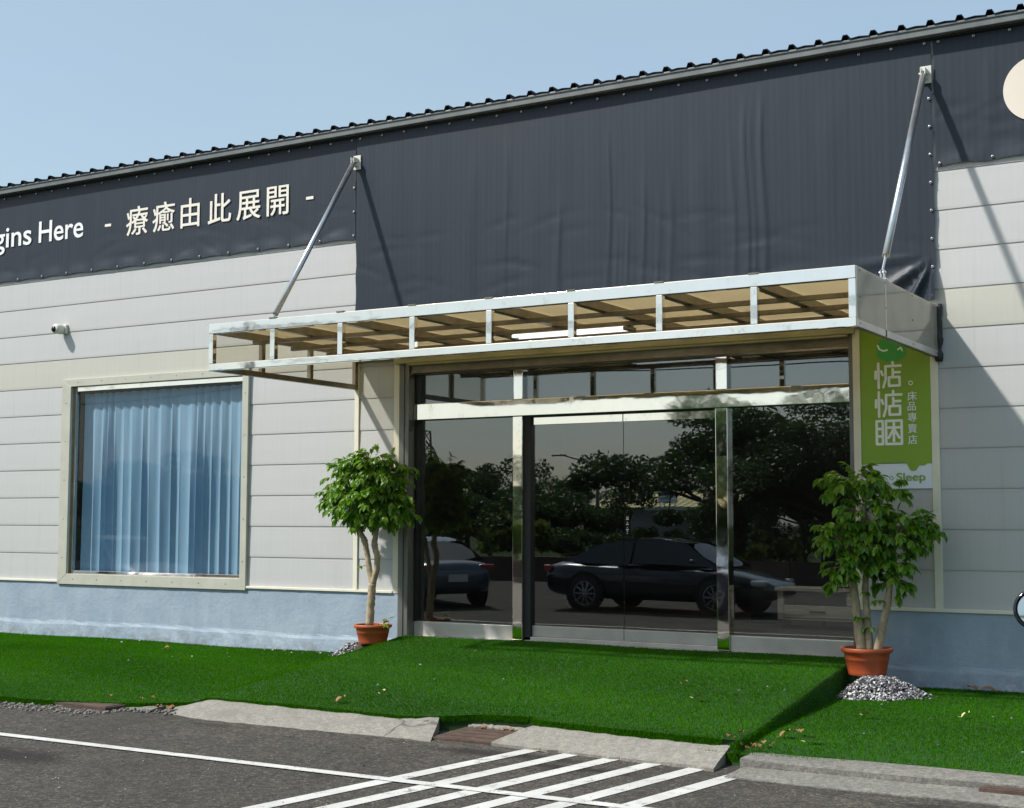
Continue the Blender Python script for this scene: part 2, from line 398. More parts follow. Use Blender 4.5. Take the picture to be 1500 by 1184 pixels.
# ------------------------------------------------------------------ mesh helpers
ORIGIN = {}
class MB:
    def __init__(s): s.v = []; s.f = []; s.mi = []
    def add(s, vs_, fs, mi=0):
        o = len(s.v); s.v += [tuple(p) for p in vs_]
        s.f += [tuple(i+o for i in f) for f in fs]; s.mi += [mi]*len(fs); return s
    def box(s, x0, x1, y0, y1, z0, z1, mi=0):
        return s.add([(x0, y0, z0), (x1, y0, z0), (x1, y1, z0), (x0, y1, z0), (x0, y0, z1), (x1, y0, z1), (x1, y1, z1), (x0, y1, z1)],
                     [(3, 2, 1, 0), (4, 5, 6, 7), (0, 1, 5, 4), (1, 2, 6, 5), (2, 3, 7, 6), (3, 0, 4, 7)], mi)
    def quad(s, a, b, c, d, mi=0): return s.add([a, b, c, d], [(0, 1, 2, 3)], mi)
    def tube(s, pts, r, n=10, caps=True, mi=0):
        pts = [Vector(p) for p in pts]; rs = r if isinstance(r, (list, tuple)) else [r]*len(pts)
        vs_ = []; prev = None
        for i, p in enumerate(pts):
            d = (pts[min(i+1, len(pts)-1)]-pts[max(i-1, 0)]).normalized()
            if prev is None:
                a = d.orthogonal().normalized()
            else:
                a = (prev - d*prev.dot(d))
                a = a.normalized() if a.length > 1e-6 else d.orthogonal().normalized()
            prev = a; b = d.cross(a)
            for k in range(n):
                t = 2*math.pi*k/n; vs_.append(p + (a*math.cos(t)+b*math.sin(t))*rs[i])
        fs = [(i*n+k, i*n+(k+1) % n, (i+1)*n+(k+1) % n, (i+1)*n+k) for i in range(len(pts)-1) for k in range(n)]
        if caps: fs += [tuple(range(n-1, -1, -1)), tuple((len(pts)-1)*n+k for k in range(n))]
        return s.add(vs_, fs, mi)
    def bar(s, p0, p1, w, h, mi=0, upv=(0, 0, 1)):
        p0, p1 = Vector(p0), Vector(p1); d = (p1-p0).normalized(); a = d.cross(Vector(upv)).normalized()*w/2; b = a.cross(d).normalized()*h/2
        vs_ = [p+q for p in (p0, p1) for q in (-a-b, a-b, a+b, -a+b)]
        return s.add(vs_, [(3, 2, 1, 0), (4, 5, 6, 7), (0, 1, 5, 4), (1, 2, 6, 5), (2, 3, 7, 6), (3, 0, 4, 7)], mi)
    def lathe(s, prof, c, n=32, axis='z', mi=0, cap=True):
        vs_ = []
        for r, h in prof:
            for k in range(n):
                t = 2*math.pi*k/n; x, y = r*math.cos(t), r*math.sin(t)
                p = {'z': (x, y, h), 'y': (x, h, y), 'x': (h, x, y)}[axis]
                vs_.append((c[0]+p[0], c[1]+p[1], c[2]+p[2]))
        m = len(prof)
        fs = [(i*n+k, i*n+(k+1) % n, (i+1)*n+(k+1) % n, (i+1)*n+k) for i in range(m-1) for k in range(n)]
        if cap: fs += [tuple(range(n-1, -1, -1)), tuple((m-1)*n+k for k in range(n))]
        return s.add(vs_, fs, mi)
    def prism(s, poly, axis_lo, axis_hi, plane='xz', mi=0):
        n = len(poly)
        def P(a, b, t): return {'xz': (a, t, b), 'xy': (a, b, t), 'yz': (t, a, b)}[plane]
        vs_ = [P(a, b, axis_lo) for a, b in poly] + [P(a, b, axis_hi) for a, b in poly]
        fs = [tuple(range(n)), tuple(range(2*n-1, n-1, -1))] + [(i, n+i, n+(i+1) % n, (i+1) % n) for i in range(n)]
        return s.add(vs_, fs, mi)
    def build(s, name, mats, parent=None, smooth=False, bevel=0.0, subsurf=0, recalc=True):
        if not isinstance(mats, (list, tuple)): mats = [mats]
        off = ORIGIN.get(root_of(parent).name, Vector()) if parent else Vector()
        me = bpy.data.meshes.new(name)
        me.from_pydata([(p[0]-off.x, p[1]-off.y, p[2]-off.z) for p in s.v], [], s.f)
        for m in mats: me.materials.append(m)
        me.polygons.foreach_set('material_index', s.mi)
        if smooth: me.polygons.foreach_set('use_smooth', [True]*len(s.f))
        if recalc:
            b = bmesh.new(); b.from_mesh(me); bmesh.ops.recalc_face_normals(b, faces=b.faces); b.to_mesh(me); b.free()
        me.update()
        o = bpy.data.objects.new(name, me); COL.objects.link(o)
        if parent: o.parent = parent
        if subsurf:
            md = o.modifiers.new('s', 'SUBSURF'); md.levels = subsurf; md.render_levels = subsurf
        if bevel:
            md = o.modifiers.new('b', 'BEVEL'); md.width = bevel; md.segments = 2; md.limit_method = 'ANGLE'; md.angle_limit = R(40)
            md.harden_normals = False
        return o
def root_of(o):
    while o.parent: o = o.parent
    return o
def thing(name, label, cat, loc=(0, 0, 0), group=None, rotz=0.0):
    o = bpy.data.objects.new(name, None); COL.objects.link(o); o.empty_display_size = 0.2
    o.location = loc; o.rotation_euler = (0, 0, rotz)
    ORIGIN[o.name] = Vector(loc) if rotz == 0.0 else Vector()
    return tag(o, label, cat, group)
def local_thing(name, label, cat, loc, rotz=0.0, group=None):
    o = thing(name, label, cat, (0, 0, 0), group); ORIGIN[o.name] = Vector()
    o.location = loc; o.rotation_euler = (0, 0, rotz); return o
def tag(o, label=None, cat=None, group=None, kind=None):
    if label: o['label'] = label
    if cat: o['category'] = cat
    if group: o['group'] = group
    if kind: o['kind'] = kind
    return o
def kids(o): return [c for c in COL.objects if c.parent == o]
def copy_tree(o, parent=None):
    c = o.copy(); COL.objects.link(c)
    if parent: c.parent = parent
    for ch in kids(o): copy_tree(ch, c)
    return c
def np_mesh(name, V, F, mats, parent=None, smooth=False, mi=None):
    """V (n,3) array, F (m,k) array with the same k for every face"""
    off = ORIGIN.get(root_of(parent).name, Vector()) if parent else Vector()
    V = np.asarray(V, np.float32) - np.array(off, np.float32)
    me = bpy.data.meshes.new(name); k = F.shape[1]
    me.vertices.add(len(V)); me.vertices.foreach_set('co', V.ravel())
    me.loops.add(F.size); me.loops.foreach_set('vertex_index', F.ravel().astype(np.int32))
    me.polygons.add(len(F)); me.polygons.foreach_set('loop_start', np.arange(0, F.size, k, dtype=np.int32))
    if smooth: me.polygons.foreach_set('use_smooth', np.ones(len(F), bool))
    for m in (mats if isinstance(mats, (list, tuple)) else [mats]): me.materials.append(m)
    if mi is not None: me.polygons.foreach_set('material_index', np.asarray(mi, np.int32))
    me.update(calc_edges=True); me.validate()
    o = bpy.data.objects.new(name, me); COL.objects.link(o)
    if parent: o.parent = parent
    return o

def screws(parent, spots, prof, axis, mat):
    first = None
    for p in spots:
        off = ORIGIN[root_of(parent).name]
        if first is None:
            first = MB().lathe(prof, off, 8, axis, 0, False).build('screw', mat, parent); o = first
        else:
            o = first.copy(); o.parent = parent; COL.objects.link(o)
        o.location = Vector(p)-off

def text(name, body, x, z, y, size, mat, parent, width=None, bold=0.0, extrude=0.0015, heavy=0.0):
    """flat lettering on a facade plane, facing -Y; x = left edge of ink, z = baseline"""
    cu = bpy.data.curves.new(name, 'FONT'); cu.body = body; cu.size = size; cu.extrude = extrude; cu.offset = bold
    tmp = bpy.data.objects.new(name, cu); COL.objects.link(tmp)
    dg = bpy.context.evaluated_depsgraph_get(); dg.update()
    me = bpy.data.meshes.new_from_object(tmp.evaluated_get(dg))
    bpy.data.objects.remove(tmp)
    V = np.zeros(len(me.vertices)*3, np.float32); me.vertices.foreach_get('co', V); V = V.reshape(-1, 3)
    x0, x1 = V[:, 0].min(), V[:, 0].max()
    sx = (width/(x1-x0)) if width else 1.0
    W = np.stack([x + (V[:, 0]-x0)*sx, y - V[:, 2], z + V[:, 1]], 1)
    if heavy:                                    # heavier strokes: the glyph again, shifted a little, one sheet above the other
        b0 = bmesh.new(); b0.from_mesh(me); geo = b0.verts[:] + b0.edges[:] + b0.faces[:]
        for k in range(4): bmesh.ops.duplicate(b0, geom=geo)
        b0.to_mesh(me); b0.free()
        W = np.concatenate([W + np.array((dx*heavy, -0.0004*q, dz*heavy)) for q, (dx, dz) in enumerate(((0, 0), (-1, -.6), (1, -.6), (1, .6), (-1, .6)))])
    off = np.array(ORIGIN.get(root_of(parent).name, Vector()))
    me.vertices.foreach_set('co', (W-off).astype(np.float32).ravel()); me.update()
    me.name = name; me.materials.clear(); me.materials.append(mat)
    o = bpy.data.objects.new(name, me); COL.objects.link(o); o.parent = parent
    return o

def strokes(name, paths, x, z, y, sx, sz, r, mat, parent):
    """rounded stroke lettering: paths in a unit box (0..1, 0 bottom), drawn as flat ribbons with round ends"""
    mb = MB()
    for k, path in enumerate(paths):
        P = [Vector((x+a*sx, z+b*sz)) for a, b in path]
        yy = y - 0.00035*k
        for i in range(len(P)-1):
            d = (P[i+1]-P[i]).normalized(); n = Vector((-d.y, d.x))*r
            # one capsule outline per segment
            ang = math.atan2(d.y, d.x); poly = []
            for t in range(7): a = ang-math.pi/2+math.pi*t/6; poly.append((P[i+1].x+r*math.cos(a), P[i+1].y+r*math.sin(a)))
            for t in range(7): a = ang+math.pi/2+math.pi*t/6; poly.append((P[i].x+r*math.cos(a), P[i].y+r*math.sin(a)))
            mb.prism(poly, yy - 0.00007*i - 0.001, yy + 0.0005, 'xz')
    return mb.build(name, mat, parent)

# ------------------------------------------------------------------ ground
ZR = -0.10                                       # road level
g = MB()
g.quad((-400, -400, ZR), (400, -400, ZR), (400, 400, ZR), (-400, 400, ZR))
tag(g.build('ground', M['asphalt']), kind='structure')

FX = [-30, -12.2, -10.9, -10.3, -9.2, -8.95, -8.7, -7.6, -6.6, -6.3, -6.05, -5.55, -5.38, -4.6, -3.86]
FY = [-4.6, -4.62, -4.68, -4.66, -4.36, -4.22, -4.06, -4.10, -4.13, -4.04, -3.90, -3.90, -4.05, -4.14, -4.19]
def front_y(x): return np.interp(x, FX, FY)
def front_y_right(x): return np.interp(x, [-4.0, -3.6, -1.85, 6], [-4.30, -4.33, -4.40, -4.45])
def smooth(t): t = np.clip(t, 0, 1); return t*t*(3-2*t)
def flat_z(x, y):
    return -0.005 + 0.03*np.clip(x+6, -4, 4)/4*0.3 - 0.035*smooth((-y-3.2)/1.4) + 0.008*np.sin(x*1.7+y*0.9)
def ramp_h(x, y):
    t = np.clip(-y/4.1, 0, 1)
    fz = np.interp(x, [-9, -6.3, -5.4, -3.9], [0.0, 0.01, 0.035, 0.05])
    return 0.235*(1-t)**1.1 + fz*t + 0.006*np.sin(x*2.3+y*1.3)
def left_top(y): return np.interp(-y, [0, 0.4, 4.2], [-9.42, -9.30, -8.72])
def left_foot(y): return np.interp(-y, [0, 0.6, 2.4, 4.2], [-9.98, -9.92, -9.38, -8.74])
def right_edge(y): return np.interp(-y, [0, 0.45, 4.48], [-4.245, -4.193, -3.728])
def turf_z(x, y):
    a, b = left_foot(y), left_top(y)
    k = smooth((x-a)/np.maximum(b-a, 0.03))
    f = flat_z(x, y)
    return f + (np.maximum(ramp_h(x, y), f)-f)*k

def turf_grid(x0, x1, nx, ny, yfun, zfun, xr=None):
    xs = np.linspace(x0, x1, nx); V = np.zeros((nx, ny, 3))
    for j, t in enumerate(np.linspace(0, 1, ny)):
        X = xs.copy()
        y = yfun(X)*t - 0.02*(1-t)
        if xr is not None:
            lim = xr(y); X = x0 + (X-x0)*(lim-x0)/(x1-x0); y = yfun(X)*t - 0.02*(1-t)
        V[:, j, 0] = X; V[:, j, 1] = y; V[:, j, 2] = zfun(X, y)
    idx = np.arange(nx*ny).reshape(nx, ny)
    F = np.stack([idx[:-1, :-1], idx[:-1, 1:], idx[1:, 1:], idx[1:, :-1]], -1).reshape(-1, 4)
    return V, F, idx
V1, F1, I1 = turf_grid(-24, -3.86, 240, 60, front_y, turf_z, right_edge)
# right cut of the ramp: a near vertical strip under the ramp's right edge, then the low lawn
edge = V1[-1]                                    # along the right edge of the ramp
low = edge.copy(); low[:, 0] += 0.035; low[:, 2] = flat_z(low[:, 0], low[:, 1]) - 0.01
V2, F2, I2 = turf_grid(-4.25, 7, 120, 40, front_y_right, flat_z)
n1, n2 = len(V1.reshape(-1, 3)), len(edge)
sk1 = V1[:, -1].copy(); sk1[:, 2] = ZR-0.01; sk1[:, 1] -= 0.015
sk2 = V2[:, -1].copy(); sk2[:, 2] = ZR-0.01; sk2[:, 1] -= 0.015
o3 = n1+n2+V2.reshape(-1, 3).shape[0]; o4 = o3+len(sk1)
Vs = np.concatenate([V1.reshape(-1, 3), low, V2.reshape(-1, 3), sk1, sk2])
Fs = [np.array([[I1[i, -1], I1[i+1, -1], o3+i+1, o3+i] for i in range(len(sk1)-1)]), np.array([[n1+n2+I2[i, -1], n1+n2+I2[i+1, -1], o4+i+1, o4+i] for i in range(len(sk2)-1)]), F1, np.array([[I1[-1, j], I1[-1, j+1], n1+j+1, n1+j] for j in range(n2-1)]), F2+n1+n2]
# skirt along the front edges so the mat has an edge
tag(np_mesh('lawn', Vs, np.concatenate(Fs), M['turf'], smooth=False), kind='structure')

# grass blades: density falls to the left where nothing is seen close
def blades(n, x0, x1, yf, zf, keep):
    x = rng.uniform(x0, x1, n); y = rng.uniform(-4.75, -0.03, n)
    m = (y > yf(x)+0.005) & keep(x, y)
    x, y = x[m], y[m]; z = zf(x, y)
    return x, y, z
sets = []
x, y, z = blades(560000, -17.5, -3.7, front_y, turf_z, lambda x, y: x < right_edge(y)-0.002); sets.append((x, y, z, np.zeros_like(x)))
x, y, z = blades(125000, -4.25, -0.9, front_y_right, flat_z, lambda x, y: x > right_edge(y)+0.04); sets.append((x, y, z, np.zeros_like(x)))
ns = 9000                                        # blades on the vertical cut
ys = rng.uniform(-4.4, -0.35, ns); zt = turf_z(right_edge(ys), ys); zb = flat_z(right_edge(ys), ys); tt = rng.uniform(0, 1, ns)
sets.append((right_edge(ys)+0.035*tt, ys, zt+(zb-zt)*tt, np.ones(ns)))
for (xa, xb, yf, nn) in ((-15, -3.86, front_y, 26000), (-4.0, -0.9, front_y_right, 7000)):     # fringe over the front cut of the mat
    x = rng.uniform(xa, xb, nn); y = yf(x); x = np.where((xa < -5) & (x > right_edge(y)), xa+1, x); y = yf(x); t_ = rng.uniform(0, 1, nn)
    zt = np.where(xa < -5, turf_z(x, y), flat_z(x, y)); sets.append((x, y-0.004-0.010*t_, zt-0.045*t_, np.zeros(nn)))
X = np.concatenate([s[0] for s in sets]); Y = np.concatenate([s[1] for s in sets]); Z = np.concatenate([s[2] for s in sets]); S = np.concatenate([s[3] for s in sets])
n = len(X); a = rng.uniform(0, 2*np.pi, n); w = rng.uniform(0.0022, 0.0042, n); h = rng.uniform(0.008, 0.020, n); lean = rng.normal(0, 0.45, (n, 2))
# patchy lie of the pile
lean[:, 0] += 0.5*np.sin(X*1.9+np.sin(Y*2.1)*1.4); lean[:, 1] += 0.35*np.cos(Y*2.7+X*0.8)-0.15
tip = np.stack([X+h*lean[:, 0]+S*h*0.9, Y+h*lean[:, 1], Z+h*(1-0.6*S)], 1)
bx, by = np.cos(a)*w, np.sin(a)*w
B0 = np.stack([X-bx, Y-by, Z-0.003], 1); B1 = np.stack([X+bx, Y+by, Z-0.003], 1)
Vg = np.stack([B0, B1, tip], 1).reshape(-1, 3)
Fg = np.arange(3*n).reshape(-1, 3)
tag(np_mesh('artificial_grass', Vg, Fg, M['grass']), kind='stuff')

# concrete entrance slabs and kerbs
def slab(name, top, bot, z_in, z_out, zb, label_kind='structure', mat='concrete'):
    """top: inner edge polyline (x,y); bot: outer edge polyline, same count"""
    n = len(top); nj = 5; V = []; rr = random.Random(len(name)+n)
    for i in range(n):
        for j in range(nj):
            t = j/(nj-1); zi = z_in[i] if isinstance(z_in, list) else z_in
            V.append((top[i][0]*(1-t)+bot[i][0]*t + rr.uniform(-.006, .006), top[i][1]*(1-t)+bot[i][1]*t + (rr.uniform(-.022, .022) if j == nj-1 else 0), zi*(1-t)+z_out*t+0.004*math.sin(math.pi*t)+rr.uniform(-.005, .005)))
    mb = MB(); F = [(i*nj+j, (i+1)*nj+j, (i+1)*nj+j+1, i*nj+j+1) for i in range(n-1) for j in range(nj-1)]
    mb.add(V, F)
    rim = [i*nj+nj-1 for i in range(n)]
    ends = [list(range(nj)), [(n-1)*nj+j for j in range(nj)]]
    for seq in [rim]+ends:
        for p, q in zip(seq[:-1], seq[1:]):
            a, b = V[p], V[q]; mb.quad(a, b, (b[0], b[1], zb), (a[0], a[1], zb))
    return tag(mb.build(name, M[mat], smooth=False), kind=label_kind)
xs = np.linspace(0, 1, 26)
slab('kerb', [(-9.05+t*2.75, -4.03) for t in xs], [(-8.74+t*2.72, -4.47-0.09*min(1, t*6)) for t in xs], [-0.008+0.010*t-0.06*max(0, 1-t*7) for t in xs], -0.0985, -0.12)
slab('kerb', [(-5.45+t*1.62, -4.05) for t in xs], [(-5.56+t*1.82, -4.47-0.16*t) for t in xs], [0.002+0.026*t for t in xs], -0.080, -0.12)
slab('kerb', [(-6.34+t*0.95, -3.83) for t in xs], [(-6.16+t*0.70, -3.935) for t in xs], -0.008, -0.060, -0.12)
kb = [(-3.62+t*9.6, -4.20) for t in xs]
slab('kerb', [(x, y) for x, y in kb], [(x, -4.52+0.02*math.sin(x*3)) for x, y in kb], -0.02, -0.028, -0.12, mat='kerb')
slab('kerb', [(x+0.06, -4.525) for x, y in kb], [(x+0.02, -4.82+0.015*math.sin(x*5)) for x, y in kb], -0.066, -0.092, -0.12, mat='kerb')
slab('kerb', [(-9.0-t*14, -4.10) for t in xs], [(-9.0-t*14, -4.42) for t in xs], -0.05, -0.088, -0.12, mat='kerb')

def drain(loc, sx, sy, rz, tilt, label):
    t = local_thing('drain_cover', label, 'drain cover', loc, rz, 'rusty drain covers along the kerb')
    m = MB(); m.box(-sx/2, sx/2, -sy/2, sy/2, -0.03, 0.012)
    for yy in (-sy*.28, 0, sy*.28): m.box(-sx/2+0.02, sx/2-0.02, yy-0.006, yy+0.006, 0.0123, 0.016)
    m.build('plate', M['rust'], t, bevel=0.003)
    m = MB(); f = 0.03
    m.box(-sx/2-f, sx/2+f, -sy/2-f, -sy/2-0.004, -0.04, 0.008); m.box(-sx/2-f, sx/2+f, sy/2+0.004, sy/2+f, -0.04, 0.008)
    m.box(-sx/2-f, -sx/2-0.004, -sy/2-0.003, sy/2+0.003, -0.04, 0.006); m.box(sx/2+0.004, sx/2+f, -sy/2-0.003, sy/2+0.003, -0.04, 0.006)
    m.build('frame', M['rust'], t)
    t.rotation_euler = (tilt, 0, rz); return t
drain((-5.80, -4.20, -0.085), 0.56, 0.46, 0.02, R(1.5), 'rusty drain cover between the two pale concrete entrance slabs')
drain((-9.68, -4.36, -0.072), 0.66, 0.44, -0.06, R(1), 'rusty drain cover in rubble at the left corner of the lawn')
drain((-1.72, -4.40, -0.050), 0.62, 0.36, 0.0, R(1), 'rusty drain cover set into the kerb at the right corner')

def stripe(x0, x1, y0, y1, w):
    m = MB(); n = 14; pts = [Vector((x0+(x1-x0)*i/n, y0+(y1-y0)*i/n)) for i in range(n+1)]
    V = []
    for p in pts: V += [(p.x-w/2, p.y, ZR+0.004), (p.x+w/2, p.y, ZR+0.004)]
    m.add(V, [(2*i, 2*i+1, 2*i+3, 2*i+2) for i in range(n)])
    tag(m.build('road_marking', M['paint']), kind='structure')
m = MB(); V = []
for i in range(40): x = -16+i*0.37; V += [(x, -5.945, ZR+0.008), (x, -6.045, ZR+0.008)]
m.add(V, [(2*i, 2*i+1, 2*i+3, 2*i+2) for i in range(39)]); tag(m.build('road_marking', M['paint']), kind='structure')
for k in range(6):
    xa = -5.185+k*0.328; stripe(xa, xa-0.365-0.012*(6-k)*0, -4.455-0.028*k, -7.6, 0.125)

# ------------------------------------------------------------------ warehouse
bld = thing('warehouse', 'long pale metal clad shop building with dark banners along its top', 'building', (-7, 0, 0))
Z0, PT = 0.709, 0.375                           # lowest panel joint and panel height
def panel_mesh(mb, x0, x1, k, zlo=None, zhi=None):
    a, b = Z0+k*PT, Z0+(k+1)*PT
    zhi = min(zhi or 9, 6.15)
    lo, hi = max(a, zlo) if zlo is not None else a, min(b, zhi) if zhi is not None else b
    if hi-lo < 0.004: return
    mi = 1 if k in (7,) else 0
    prof = []
    full = [(0.003, a), (-0.0045, a+0.0012), (-0.0052, a+0.03), (-0.0035, a+0.19), (0.0005, a+0.345), (0.003, b)]
    yy = lambda z: float(np.interp(z, [p[1] for p in full], [p[0] for p in full]))
    prof = [(yy(lo), lo)] + [p for p in full if lo+1e-5 < p[1] < hi-1e-5] + [(yy(hi), hi)]
    V = []; 
    for y, z in prof: V += [(x0, y, z), (x1, y, z)]
    mb.add(V, [(2*i, 2*i+1, 2*i+3, 2*i+2) for i in range(len(prof)-1)], mi)
wl = MB()
NB = 15
WX0, WX1, WZ0, WZ1 = -15.02, -11.92, 0.80, 3.36          # window opening
DX0, DX1, DZ1 = -9.57, -4.22, 3.45                          # door opening
for k in range(NB):
    a, b = Z0+k*PT, Z0+(k+1)*PT
    if b <= WZ1 or a < WZ1:
        panel_mesh(wl, -24, WX0, k); panel_mesh(wl, WX1, -9.62, k)
        panel_mesh(wl, WX0, WX1, k, None, WZ0) if a < WZ0 else None
        if a < WZ1 < b: panel_mesh(wl, WX0, WX1, k, WZ1, None)
    else: panel_mesh(wl, -24, -9.62, k)
    if a < DZ1:
        if b > DZ1: panel_mesh(wl, -9.62, -4.2, k, DZ1, None)
    else: panel_mesh(wl, -9.62, -4.2, k)
    panel_mesh(wl, -4.2, 5, k)
wl.build('wall', [M['siding'], M['siding_cream']], bld)
# shell behind the facade
m = MB(); m.box(-24, 5, 12, 12.15, -0.1, 5.82); m.build('wall', M['siding'], bld)
for xx in (-24, 4.85): MB().box(xx, xx+0.15, 0.2, 11.99, -0.1, 5.82).build('wall', M['siding'], bld)
for xx in (-24, 4.98): MB().box(xx, xx+0.02, 0.012, 0.1995, 0.71, 6.1).build('corner_trim', M['trim'], bld)
# plinth with a projecting foot
def plinth(x0, x1):
    m = MB(); n = max(2, int((x1-x0)/0.12)); r2 = random.Random(int(x0*10))
    prof = [(-0.014, 0.708), (-0.016, 0.46), (-0.018, 0.20), (-0.022, 0.178), (-0.033, 0.145), (-0.040, 0.08), (-0.060, -0.12)]
    V = []
    for i in range(n+1):
        x = x0+(x1-x0)*i/n; d = 0.010*math.sin(x*1.3)+0.006*math.sin(x*4.1)
        for j, (y, z) in enumerate(prof): V.append((x, y+r2.uniform(-.0025, .0025), z + (d if 1 < j < 5 else 0)))
    k = len(prof); m.add(V, [(i*k+j, i*k+j+1, (i+1)*k+j+1, (i+1)*k+j) for i in range(n) for j in range(k-1)])
    m.box(x0, x1, 0.0, 0.18, -0.12, 0.705)
    m.build('plinth', M['plinth'], bld, smooth=False)
plinth(-24, -9.572); plinth(-4.218, 5)
def trim(x0, x1, z0, z1, y0=-0.022, y1=0.0, mat='trim'):
    MB().box(x0, x1, y0, y1, z0, z1).build('trim', M[mat], bld, bevel=0.003)
trim(-24, -9.645, 0.700, 0.728, -0.036); trim(-4.148, 5, 0.698, 0.730, -0.036)
trim(-10.217, -10.157, 0.7285, 3.52); trim(-9.645, -9.571, 0.700, 3.44, -0.024)
trim(-4.221, -4.150, 0.698, 3.50, -0.030); trim(-3.483, -3.411, 0.7305, 3.55, -0.024)
# shutter guides beside the entrance and header over it
m = MB(); m.box(-9.570, -9.50, -0.028, 0.24, 0.0, 3.45); m.box(-9.4995, -9.44, -0.018, 0.24, 0.0, 3.45)
m.build('shutter_guide', M['jamb'], bld, bevel=0.003)
m = MB(); m.box(-4.262, -4.2215, -0.026, 0.24, 0.0, 3.45)
m.build('shutter_guide', M['jamb'], bld, bevel=0.003)
m = MB(); m.box(-9.62, -4.19, -0.075, 0.0, 3.335, 3.475); m.box(-9.439, -4.263, -0.065, 0.15, 3.31, 3.334)
m.build('door_header', M['header'], bld, bevel=0.004)
m = MB(); m.box(-9.439, -4.263, 0.012, 0.03, 3.225, 3.309)
for k in range(21): m.lathe([(0.0, -0.006), (0.008, -0.006), (0.010, 0.0)], (-9.32+k*0.248, 0.012, 3.262), 8, 'y', 0, False)
hd = m.build('shutter_slot', M['steel_dark'], bld)
# roof: corrugated sheet with trapezoid ribs
def roof_sheet():
    rp = 0.2735; xs_ = []; 
    x = -24.4
    prof = [(0, 0), (0.195, 0), (0.212, 0.045), (0.256, 0.045), (0.2735, 0)]
    V = []; F = []; pts = []
    while x < 5.3:
        for dx, dz in prof[:-1]: pts.append((x+dx, dz + (0.012*math.sin(math.pi*dx/0.195) if dx < .2 else 0)))
        if prof[0] is prof[0]: pts.insert(-3, (x+0.0975, 0.010))
        x += rp
    pts.sort(key=lambda p: p[0])
    y0, y1 = -0.152, 12.3
    n = len(pts); sl = 0.03
    for yy, zz in ((y0, 6.212), (y1, 6.212-sl*12)):
        for th in (0, -0.008):
            for px, pz in pts: V.append((px, yy, zz+pz+th))
    for i in range(n-1):
        F += [(i, i+1, 2*n+i+1, 2*n+i), (n+i, 3*n+i, 3*n+i+1, n+i+1), (i, n+i, n+i+1, i+1)]
    mb = MB(); mb.add(V, F); return mb
roof = roof_sheet().build('roof', M['roof'], bld, recalc=False)
m = MB(); m.box(-24.3, 5.2, -0.13, -0.055, 6.118, 6.204); m.box(-24.3, 5.2, -0.142, -0.13, 6.18, 6.204)
fas = m.build('gutter', M['fascia'], bld, bevel=0.006)
m = MB(); m.box(-24.0, 5.0, -0.055, 0.05, 6.10, 6.19); m.build('eaves_board', M['dark'], bld)

# window: cream surround, steel inner frame, pane, curtain behind
win = MB()
ox0, ox1, oz0, oz1 = -15.165, -11.845, 0.675, 3.425
ix0, ix1, iz0, iz1 = -14.995, -11.945, 0.835, 3.325
win.prism([(ox0, oz0), (ox1, oz0), (ix1, iz0-0.02), (ix0, iz0-0.02)], -0.042, 0.0, 'xz')
win.prism([(ox0, oz1), (ix0, iz1), (ix1, iz1), (ox1, oz1)], -0.042, 0.0, 'xz')
win.prism([(ox0, oz0), (ix0, iz0-0.02), (ix0, iz1), (ox0, oz1)], -0.043, -0.001, 'xz')
win.prism([(ox1, oz0), (ox1, oz1), (ix1, iz1), (ix1, iz0-0.02)], -0.043, -0.001, 'xz')
WF = win.build('window', M['window_trim'], bld, bevel=0.004)
m = MB()
m.box(ix0-0.01, ix0+0.002, -0.0005, 0.19, iz0-0.03, iz1+0.03); m.box(ix1-0.002, ix1+0.01, -0.0005, 0.19, iz0-0.03, iz1+0.03)
m.box(ix0, ix1, 0.0005, 0.19, iz1-0.003, iz1+0.02); m.box(ix0, ix1, 0.0005, 0.19, iz0-0.04, iz0-0.018)
m.build('reveal', M['steel_dark'], WF)
m = MB()
m.box(ix0+0.003, ix1-0.003, 0.02, 0.07, iz1-0.065, iz1-0.004); m.box(ix0+0.003, ix1-0.003, 0.02, 0.09, iz0-0.017, iz0+0.022)
m.box(ix0+0.003, ix0+0.05, 0.022, 0.068, iz0+0.0225, iz1-0.0655); m.box(ix1-0.035, ix1-0.003, 0.022, 0.068, iz0+0.0225, iz1-0.0655)
m.build('frame', M['steel'], WF, bevel=0.003)
m = MB(); m.box(ix0+0.048, ix1-0.034, 0.042, 0.047, iz0+0.02, iz1-0.063); m.build('pane', M['window_glass'], WF)
sp_ = [(ox0+0.3+sx*0.45, -0.042, zz) for sx in range(7) for zz in (oz0+0.07, oz1-0.045)]
sp_ += [(xx, -0.043, oz0+0.35+sz*0.52) for sz in range(5) for xx in (ox0+0.085, ox1-0.05)]
screws(WF, sp_, [(0.0005, -0.004), (0.007, -0.003), (0.008, 0.0)], 'y', M['steel_dark'])

